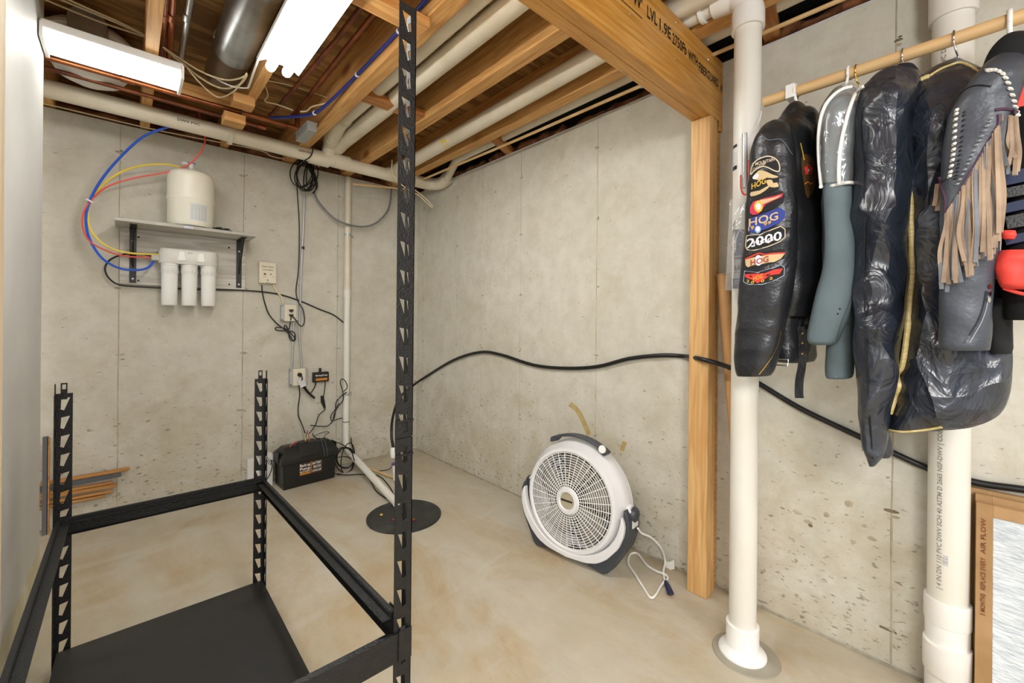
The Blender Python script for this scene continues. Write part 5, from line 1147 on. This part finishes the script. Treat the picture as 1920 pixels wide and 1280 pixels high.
# 6 tan winged bar
p_ = patch([(1397, 480), (1412, 475), (1440, 470), (1470, 466), (1473, 474), (1471, 484), (1448, 494), (1420, 502), (1399, 503)], C_blk)
sew('wing', C_tan, poly([(1397, 487), (1410, 483), (1424, 480), (1444, 477), (1472, 475), (1464, 485), (1452, 491), (1440, 492), (1424, 496), (1412, 497), (1402, 501), (1398, 497)]), p_, .0046, bs1)
sew('wing_edge', C_red, stroke2d(cat2([(1397, 486), (1412, 479), (1424, 475), (1434, 477), (1450, 475), (1472, 474)]), 2.6), p_, .0052, bs1, 0)
sew('centre_disc', C_wht, poly(circ(1422, 488, 7, 10)), p_, .0056, bs1, 1)
pxtext('lettering', 'HOG', (1407, 498), (1441, 490), (0, -11), flat('thread_maroon', '#9c3038'), p_, bs1, .0062)
# 7 flame patch
p_ = patch([(1394, 528), (1396, 508), (1420, 511), (1450, 502), (1464, 496), (1471, 502), (1470, 516), (1456, 524), (1430, 533), (1404, 533)], C_blk, flat('thread_steel', '#8b98a8'), 1.8)
for pts in ([(1396, 514), (1416, 513), (1434, 512), (1452, 505), (1468, 503), (1452, 511), (1462, 513), (1444, 516), (1432, 524), (1420, 531), (1412, 525), (1398, 520)],): sew('flames', C_red, poly(pts), p_, .005, bs1)
for pts in ([(1404, 518), (1412, 520), (1408, 516)], [(1434, 516), (1446, 512), (1440, 518)]): sew('flame_gap', C_blk, poly(pts), p_, .0055, bs1, 0)
pxtext('lettering', 'HOG', (1412, 526), (1430, 521), (0, -8), C_gold, p_, bs1, .006)
for ch, a, b in (('2', (1400, 529), (1405, 529)), ('0', (1408, 532), (1414, 531)), ('0', (1427, 530), (1433, 528)), ('2', (1442, 525), (1449, 523))): pxtext('lettering', ch, a, b, (0, -5), C_gold, p_, bs1, .0055)
# emblem showing on the vest body
bb1 = MB(); bb1.add(b1.v, b1.f); bvb = bb1.bvh()
em = sew('back_emblem', flat('emblem_brown', '#4a3210'), poly(cat2([(1504, 292), (1516, 290), (1529, 305), (1532, 330), (1526, 355), (1514, 371), (1508, 350), (1503, 315)], 3, True)), body1, .004, bvb)
for k in range(5):
    a = 2*pi*k/5-.3; sew('petal', C_red, poly(circ(1516+5*cos(a), 318+6*sin(a), 3.4, 4.2, 8)), em, .005, bvb, 0)
sew('petal_centre', C_sky, poly(circ(1516, 319, 2, 2.6, 8)), em, .0056, bvb, 0)
sew('emblem_tail', C_org, stroke2d(cat2([(1509, 345), (1515, 341), (1520, 345), (1523, 342)]), 2), em, .005, bvb, 0)
sew('emblem_tail', C_gold, stroke2d(cat2([(1501, 268), (1505, 285), (1508, 300)]), 1.8), em, .005, bvb, 0)
# ---- garment 2: grey-green shirt under a clear shoulder cover
g2 = gar('uniform_shirt', 'grey-green long sleeved shirt hanging under a clear vinyl shoulder cover', 'shirt', -3.22, 1.0)
hook(g2, 1606, 118, 1611, 158, .0022, M_brass)
loft_w(-3.215, [(1.93, -.34, -.26, .02), (1.90, -.39, -.21, .03), (1.86, -.46, -.15, .04), (1.80, -.48, -.12, .045), (1.5, -.46, -.12, .05), (1.2, -.44, -.14, .05)], seed=21., amp=.007).build('body', M_green, g2)
loft_px([(520, 1553, 1604), (580, 1554, 1604), (640, 1551, 1603), (690, 1549, 1601), (706, 1551, 1598), (709, 1556, 1592, .7)], -.38, .045, amp=.004, seed=23., edge=.1).build('far_sleeve', M_green, g2)
s2 = loft_px([(192, 1574, 1604, .6, .03), (215, 1557, 1607), (260, 1546, 1606), (300, 1543, 1604), (350, 1545, 1602), (400, 1547, 1604), (450, 1548, 1606), (500, 1544, 1606), (545, 1532, 1602), (590, 1522, 1592), (625, 1516, 1578), (640, 1518, 1570), (646, 1527, 1562, .7)], -.46, .045, n=48, amp=.005, f=(6, 6, 5), seed=25., edge=.1)
s2o = s2.build('sleeve', M_green, g2)
bs2 = s2.bvh()
sew('cuff_placket', mat('cloth_shade', '#4f5d5d', .9), stroke2d(cat2([(1600, 545), (1590, 575), (1578, 605), (1568, 640)]), 2.5), s2o, .0015, bs2, 0)
for px, py in ((1575, 579), (1571, 588)): sew('cuff_button', M_hood, poly(circ(px, py, 1.5, 1.8, 8)), s2o, .003, bs2, 0)
cvr = gar('shoulder_cover', 'clear vinyl shoulder cover with white piping over the grey-green shirt', 'cover', -3.22, 1.6)
hook(cvr, 1592, 120, 1583, 165, .0042, M_white)
cv_ = loft_px([(163, 1580, 1612, .5, .05), (178, 1562, 1612, .8, .02), (205, 1543, 1612), (245, 1536, 1609), (290, 1537, 1606), (330, 1540, 1605), (350, 1542, 1604)], -.465, .062, n=48, amp=.005, seed=27., edge=.1, cap=False)
cv_.build('vinyl_sheet', M_film, cvr)
bcv = cv_.bvh()
def pipe_px(name, pts, r, m, par, bv, X, lift=.004, k=5):
    out = []
    for x, y in cat2(pts, k):
        rdir = ray(x, y).normalized(); h = bv.ray_cast(CAM, rdir); P0 = on(x, y, 0, X)
        d = h[3]-lift if h[0] is not None and abs(h[3]-(P0-CAM).length) < .09 else (P0-CAM).length
        out.append(CAM+rdir*d)
    for _ in range(2): out = [out[0]]+[(out[i-1]+out[i]*2+out[i+1])/4 for i in range(1, len(out)-1)]+[out[-1]]
    return MB().tube(out, r, 8).build(name, m, par)
pipe_px('white_piping', [(1596, 163), (1582, 166), (1563, 178), (1545, 202), (1536, 240), (1535, 290), (1540, 350)], .0048, M_white, cvr, bcv, -.50)
pipe_px('white_piping', [(1620, 161), (1606, 172), (1594, 200), (1585, 232), (1577, 270), (1573, 310), (1573, 345)], .0048, M_white, cvr, bcv, -.52)
pipe_px('white_piping', [(1539, 350), (1555, 349), (1573, 345), (1590, 342), (1602, 343)], .0048, M_white, cvr, bcv, -.51)
# ---- garment 3: narrow black nylon coat
g3 = gar('rain_coat', 'narrow shiny black nylon coat, third from the left on the rail', 'coat', -3.34, .8)
hook(g3, 1693, 88, 1706, 122, .0024, M_chrome)
loft_px([(124, 1700, 1718, .3, .1), (134, 1672, 1727, .6, .08), (150, 1645, 1729, .8, .05), (166, 1632, 1727, .9, .03), (185, 1619, 1722), (215, 1609, 1718), (260, 1604, 1714), (330, 1603, 1712), (420, 1601, 1708), (500, 1603, 1704), (580, 1606, 1698), (660, 1607, 1690), (720, 1608, 1682), (765, 1611, 1674), (790, 1614, 1670, .8), (820, 1620, 1664, .7), (850, 1627, 1655, .5), (871, 1630, 1643, .3)], -.43, .085, n=72, k=9, amp=.018, f=(6, 7, 5.5), seed=31., edge=.25).build('body', M_nylon, g3)
loft_px([(770, 1640, 1668, .6), (800, 1640, 1666, .6), (830, 1638, 1672, .5), (850, 1640, 1675, .4), (858, 1650, 1668, .2)], -.36, .05, amp=.006, seed=33.).build('tail_flap', M_nylon, g3)
loft_px([(126, 1698, 1716, .4), (136, 1678, 1724, .8), (150, 1664, 1728, .8), (170, 1690, 1728, .5)], -.36, .07, amp=.008, seed=35.).build('collar', M_hood, g3)
_b3 = [o for o in bpy.data.objects if o.parent == g3 and o.name.startswith('body')][0]
bs3 = BVHTree.FromPolygons([tuple(v.co) for v in _b3.data.vertices], [tuple(p.vertices) for p in _b3.data.polygons])
pipe_px('side_seam', [(1618, 200), (1612, 240), (1618, 300), (1621, 400), (1620, 500), (1622, 600), (1625, 700), (1632, 790), (1636, 860)], .0018, M_hood, g3, bs3, -.50, .001)
# ---- garment 4: garment bag with gold piping
g4 = gar('garment_bag', 'wide glossy black garment bag with gold piping, reaching lowest right', 'bag', -3.44, .9)
hook(g4, 1789, 52, 1797, 108, .0026, M_chrome)
bag = loft_px([(112, 1786, 1804, .3, .1), (122, 1768, 1822, .5, .08), (140, 1738, 1850, .7, .06), (160, 1714, 1868, .8, .04), (185, 1700, 1876, .9, .02), (220, 1693, 1878), (258, 1694, 1876), (300, 1700, 1874), (400, 1702, 1872), (500, 1704, 1876), (580, 1702, 1886), (640, 1696, 1892), (700, 1684, 1895), (740, 1680, 1893), (770, 1672, 1880), (790, 1666, 1850, .8), (803, 1664, 1790, .55), (808, 1672, 1740, .3)], -.39, .075, n=88, k=9, amp=.018, f=(6, 7, 5), seed=41., edge=.2)
bgo = bag.build('bag_body', M_nylon2, g4)
bbg = bag.bvh()
pipe_px('gold_piping', [(1742, 143), (1722, 152), (1706, 172), (1697, 198), (1694, 235), (1698, 256), (1705, 263), (1704, 320), (1708, 400), (1710, 480), (1706, 570), (1699, 640), (1691, 690), (1680, 702), (1686, 722), (1678, 745), (1668, 775)], .0068, M_gold, g4, bbg, -.44, .005)
pipe_px('gold_piping', [(1668, 806), (1690, 809), (1720, 807), (1750, 803), (1766, 800)], .0035, M_gold, g4, bbg, -.42, .001)
pipe_px('gold_piping', [(1742, 143), (1762, 130), (1785, 121), (1800, 117), (1820, 124), (1838, 136)], .0032, M_gold, g4, bbg, -.32, .002)
# ---- garment 5: fringed leather jacket
g5 = gar('fringed_jacket', 'black leather jacket with tan suede fringe and white lacing', 'jacket', -3.5, 1.1)
hook(g5, 1893, 12, 1893, 75, .0055, M_white)
s5 = loft_px([(108, 1868, 1920, .5, .04), (125, 1848, 1922, .8, .02), (150, 1824, 1922), (175, 1804, 1916), (200, 1789, 1908), (235, 1776, 1900), (300, 1766, 1888), (400, 1763, 1880), (470, 1762, 1872), (530, 1762, 1866), (580, 1761, 1861), (620, 1759, 1860), (645, 1760, 1858, .95), (656, 1768, 1856, .8)], -.53, .055, n=64, amp=.007, f=(7, 7, 8), seed=51., edge=.15)
s5o = s5.build('sleeve', M_leathg, g5)
loft_px([(560, 1850, 1893), (600, 1845, 1898), (640, 1848, 1896), (662, 1855, 1893, .7)], -.42, .05, amp=.012, seed=53.).build('lower_body', M_hood, g5)
bs5 = s5.bvh()
pipe_px('shoulder_seam', [(1800, 178), (1812, 166), (1832, 160), (1858, 162)], .002, M_vest, s5o, bs5, -.58, .0005)
def lace(pts, n, a, b, m, ang, nm='lacing_stitch', lift=.002):
    P2 = cat2(pts, 12); L = len(P2)
    for i in range(n):
        x, y = P2[int(i*(L-1)/(n-1))]; dx_, dy_ = a*cos(ang), a*sin(ang)
        q0, q1 = [], None
        e = []
        for sx2 in (-1, 0, 1):
            rdir = ray(x+dx_*sx2, y+dy_*sx2).normalized(); h = bs5.ray_cast(CAM, rdir)
            d = h[3] if h[0] is not None else (on(x, y, 0, -.56)-CAM).length
            e.append(CAM+rdir*(d-lift-(0.002 if sx2 == 0 else 0)))
        if (e[0]-e[2]).length > .06: continue
        MB().tube([e[0], e[1], e[2]], [b*.5, b, b*.5], 6, 1).build(nm, m, s5o)
lace([(1794, 206), (1791, 235), (1789, 270), (1786, 300), (1781, 330)], 13, 5, .0042, M_lace, -.75)
lace([(1852, 132), (1866, 131), (1880, 138), (1890, 155), (1898, 178), (1904, 200), (1908, 215)], 13, 5, .0038, M_lace, .45)
lace([(1858, 222), (1846, 245), (1832, 270), (1820, 295), (1808, 320), (1795, 345)], 15, 4.5, .003, M_laceg, -.35)
lace([(1807, 210), (1804, 245), (1800, 280), (1796, 310), (1790, 335)], 16, 3.5, .0022, M_vest, -.6, 'braid_stitch')
pipe_px('plum_piping', [(1866, 206), (1885, 204), (1906, 210)], .0035, M_purp, s5o, bs5, -.58, .001)
pipe_px('plum_piping', [(1873, 214), (1872, 236), (1852, 268), (1832, 302), (1808, 345), (1788, 380), (1772, 403)], .0034, M_purp, s5o, bs5, -.58, .001)
pipe_px('plum_piping', [(1761, 332), (1765, 350), (1773, 372), (1772, 403)], .0028, M_purp, s5o, bs5, -.58, .001)
random.seed(11)
def fringe(starts, ends, n, wpx, X0_, X1_):
    S_ = cat2(starts, 10); E2 = cat2(ends, 10)
    for i in range(n):
        t = i/(n-1); a = S_[int(t*(len(S_)-1))]; b = E2[int(t*(len(E2)-1))]
        b = (b[0]+random.uniform(-7, 7), b[1]+random.uniform(-32, 12)); j1 = random.uniform(-8, 8); j2 = random.uniform(-6, 6)
        X_a = X0_-random.uniform(0, .006); Xb = X1_-random.uniform(-.006, .014)
        pts = [on(a[0], a[1], 0, X_a), on(a[0]*.7+b[0]*.3+j1*.3, a[1]*.7+b[1]*.3, 0, (X_a*.5+Xb*.5)-.004), on(a[0]*.35+b[0]*.65+j1, a[1]*.35+b[1]*.65, 0, Xb-.004), on(b[0]+j2, b[1], 0, Xb)]
        MB().ribbon(pts, wpx*.75, .0030, V((random.uniform(-.35, .35), 1, 0)), 5, wpx).build('fringe_strip', M_fr2 if random.random() < .28 else M_fr1, g5)
fringe([(1774, 400), (1790, 376), (1808, 345), (1832, 302), (1852, 268), (1872, 236)], [(1765, 540), (1785, 520), (1808, 520), (1832, 500), (1853, 482), (1876, 462)], 48, .0072, -.585, -.606)
fringe([(1875, 216), (1890, 216), (1906, 220)], [(1872, 330), (1890, 325), (1906, 320)], 14, .0068, -.57, -.577)
fringe([(1757, 345), (1763, 372)], [(1757, 402), (1766, 412)], 3, .009, -.50, -.50)
sew('zip', M_laceg, stroke2d(cat2([(1855, 545), (1850, 575), (1842, 600), (1830, 622), (1818, 642)]), 2), s5o, .002, bs5, 0)
sew('zip_edge', M_vest, stroke2d(cat2([(1850, 545), (1844, 575), (1835, 600), (1822, 622), (1808, 643)]), 3), s5o, .002, bs5, 0)
for px, py in ((1857, 537), (1857, 550), (1855, 562)): sew('zip_slider', M_chrome, poly(circ(px, py, 3, 5, 8)), s5o, .005, bs5, 0)
# ---- garment 6: black coat with navy bands and red pouch at the frame edge
g6 = gar('hooded_coat', 'black hooded coat with navy bands at the right edge of the frame', 'coat', -3.62, 1.1)
loft_px([(70, 1893, 1950, .5), (82, 1876, 1962), (98, 1858, 1972), (118, 1846, 1980), (145, 1838, 1985), (170, 1850, 1990, .7)], -.44, .06, amp=.006, seed=61.).build('hood', M_hood, g6)
loft_px([(160, 1885, 1990), (300, 1884, 2010), (420, 1880, 2015), (520, 1876, 2015), (580, 1880, 2010), (600, 1888, 2005, .7)], -.46, .06, amp=.007, seed=63.).build('body', M_hood, g6)
for py, h in ((330, .030), (385, .022), (446, .02)):
    a, b = rw(1884, py+6, -.53), rw(2010, py-22, -.53); MB().beam(a, b, .004, h).build('navy_band', M_navy, g6, bevel=.001)
for py, h in ((356, .024), (412, .03)):
    a, b = rw(1886, py+6, -.534), rw(2010, py-18, -.534); MB().beam(a, b, .003, h).build('webbing_strap', M_blackp, g6, bevel=.001)
a = rw(1916, 205, -.54); MB().ribbon([rw(1922, 130, -.53), rw(1917, 165, -.535), rw(1913, 200, -.535)], .012, .003, (0, 1, 0), 3).build('red_trim', M_redf, g6)
pch = thing('red_pouch', 'bright red fabric pouch hanging at the right edge beside the fringed jacket', 'pouch', rw(1900, 540, -.5))
loft_px([(470, 1876, 1985, .7), (485, 1866, 1990), (510, 1867, 1990), (532, 1872, 1985), (542, 1880, 1975, .6)], -.545, .03, amp=.008, seed=65., f=(14, 14, 14)).build('pouch_body', M_redf, pch)
loft_px([(432, 1878, 1904, .5), (440, 1876, 1906), (448, 1880, 1902, .6)], -.555, .012, amp=.004, seed=67., f=(20, 20, 20)).build('pouch_flap', M_redf, pch)
MB().tube([rw(x, y, -.55) for x, y in ((1882, 540), (1900, 546), (1925, 552), (1960, 556))], .004, 7, 3).build('pouch_cord', M_redf, pch)
# hanging paper tag in clear bag and red clip on the stand pipe
tg = thing('hang_tag', 'blue and white cardboard tag in a clear bag hanging on the stand pipe', 'tag', rw(1385, 540, -.40))
X_ = -.392
def card(px0, py0, px1, py1, m, nm, X=X_, par=tg, tk=-.0012, sk=0):
    a, b, c, d = rw(px0+sk, py0, X), rw(px1+sk, py0, X), rw(px1, py1, X), rw(px0, py1, X)
    return MB().prism([a, b, c, d], (tk, 0, 0)).build(nm, m, par, smooth=False)
card(1375, 430, 1402, 541, M_paper, 'card', sk=2); cb = card(1377, 430, 1402, 486, mat('card_blue', '#51598a', .6), 'card_top', X_-.0014, tk=-.0004, sk=1)
card(1374, 522, 1400, 541, MATS['card_blue'], 'card_foot', X_-.0014, tk=-.0004)
for pts in ([(1378, 473), (1380, 445), (1387, 431), (1400, 440), (1399, 463)], [(1377, 481), (1398, 479)]):
    vs, fs = stroke2d(pts, 1.8); MB().add([rw(x, y, X_-.0024) for x, y in vs], fs).build('house_outline', M_paper, tg, smooth=False)
a, b = rw(1377, 507, X_-.0024), rw(1397, 507, X_-.0024); text3('lettering', 'RADI', a, V((0, (b-a).y, 0)), V((0, 0, rw(1377, 498, X_).z-a.z)), mat('ink_navy', '#3a3f5e', .6), tg)
for py in (511, 526, 530): vs, fs = stroke2d([(1377, py), (1396, py)], .9); MB().add([rw(x, y, X_-.0024) for x, y in vs], fs).build('print_line', M_inkg if py == 511 else M_paper, tg, smooth=False)
MB().prism([rw(1369, 374, X_-.006), rw(1404, 372, X_-.006), rw(1402, 546, X_-.006), rw(1360, 544, X_-.006)], (-.0015, 0, 0)).build('clear_bag', M_film2, tg, smooth=False)
hk = [rw(x, y, X_-.004) for x, y in ((1403, 374), (1404, 300), (1405, 262), (1412, 246), (1424, 226), (1428, 208))]
MB().tube(hk, .0016, 6, 4).build('plastic_hook', M_white2, tg)
th = thing('thermometer', 'small white glass thermometer with a red U-shaped holder on the stand pipe', 'thermometer', rw(1396, 362, -.40))
MB().tube([rw(1396, 250, -.398), rw(1397, 352, -.398)], .0088, 14).build('glass_tube', plastic_film('glass_clear', .45, bump=.05), th)
MB().prism([rw(1391, 262, -.398), rw(1400, 262, -.398), rw(1400, 350, -.398), rw(1391, 350, -.398)], (-.001, 0, 0)).build('scale_card', M_paper, th, smooth=False)
for i in range(14): vs, fs = stroke2d([(1393, 270+i*5.5), (1398, 270+i*5.5)], .8); MB().add([rw(x, y, -.3995) for x, y in vs], fs).build('scale_mark', M_inkg, th, smooth=False)
MB().tube([rw(x, y, -.404) for x, y in ((1404, 300), (1404, 330), (1404, 350), (1401, 362), (1397, 365), (1392, 361), (1389, 350), (1389, 328))], .0026, 8, 4).build('red_holder', mat('red_plastic', '#e4402c', .35), th)
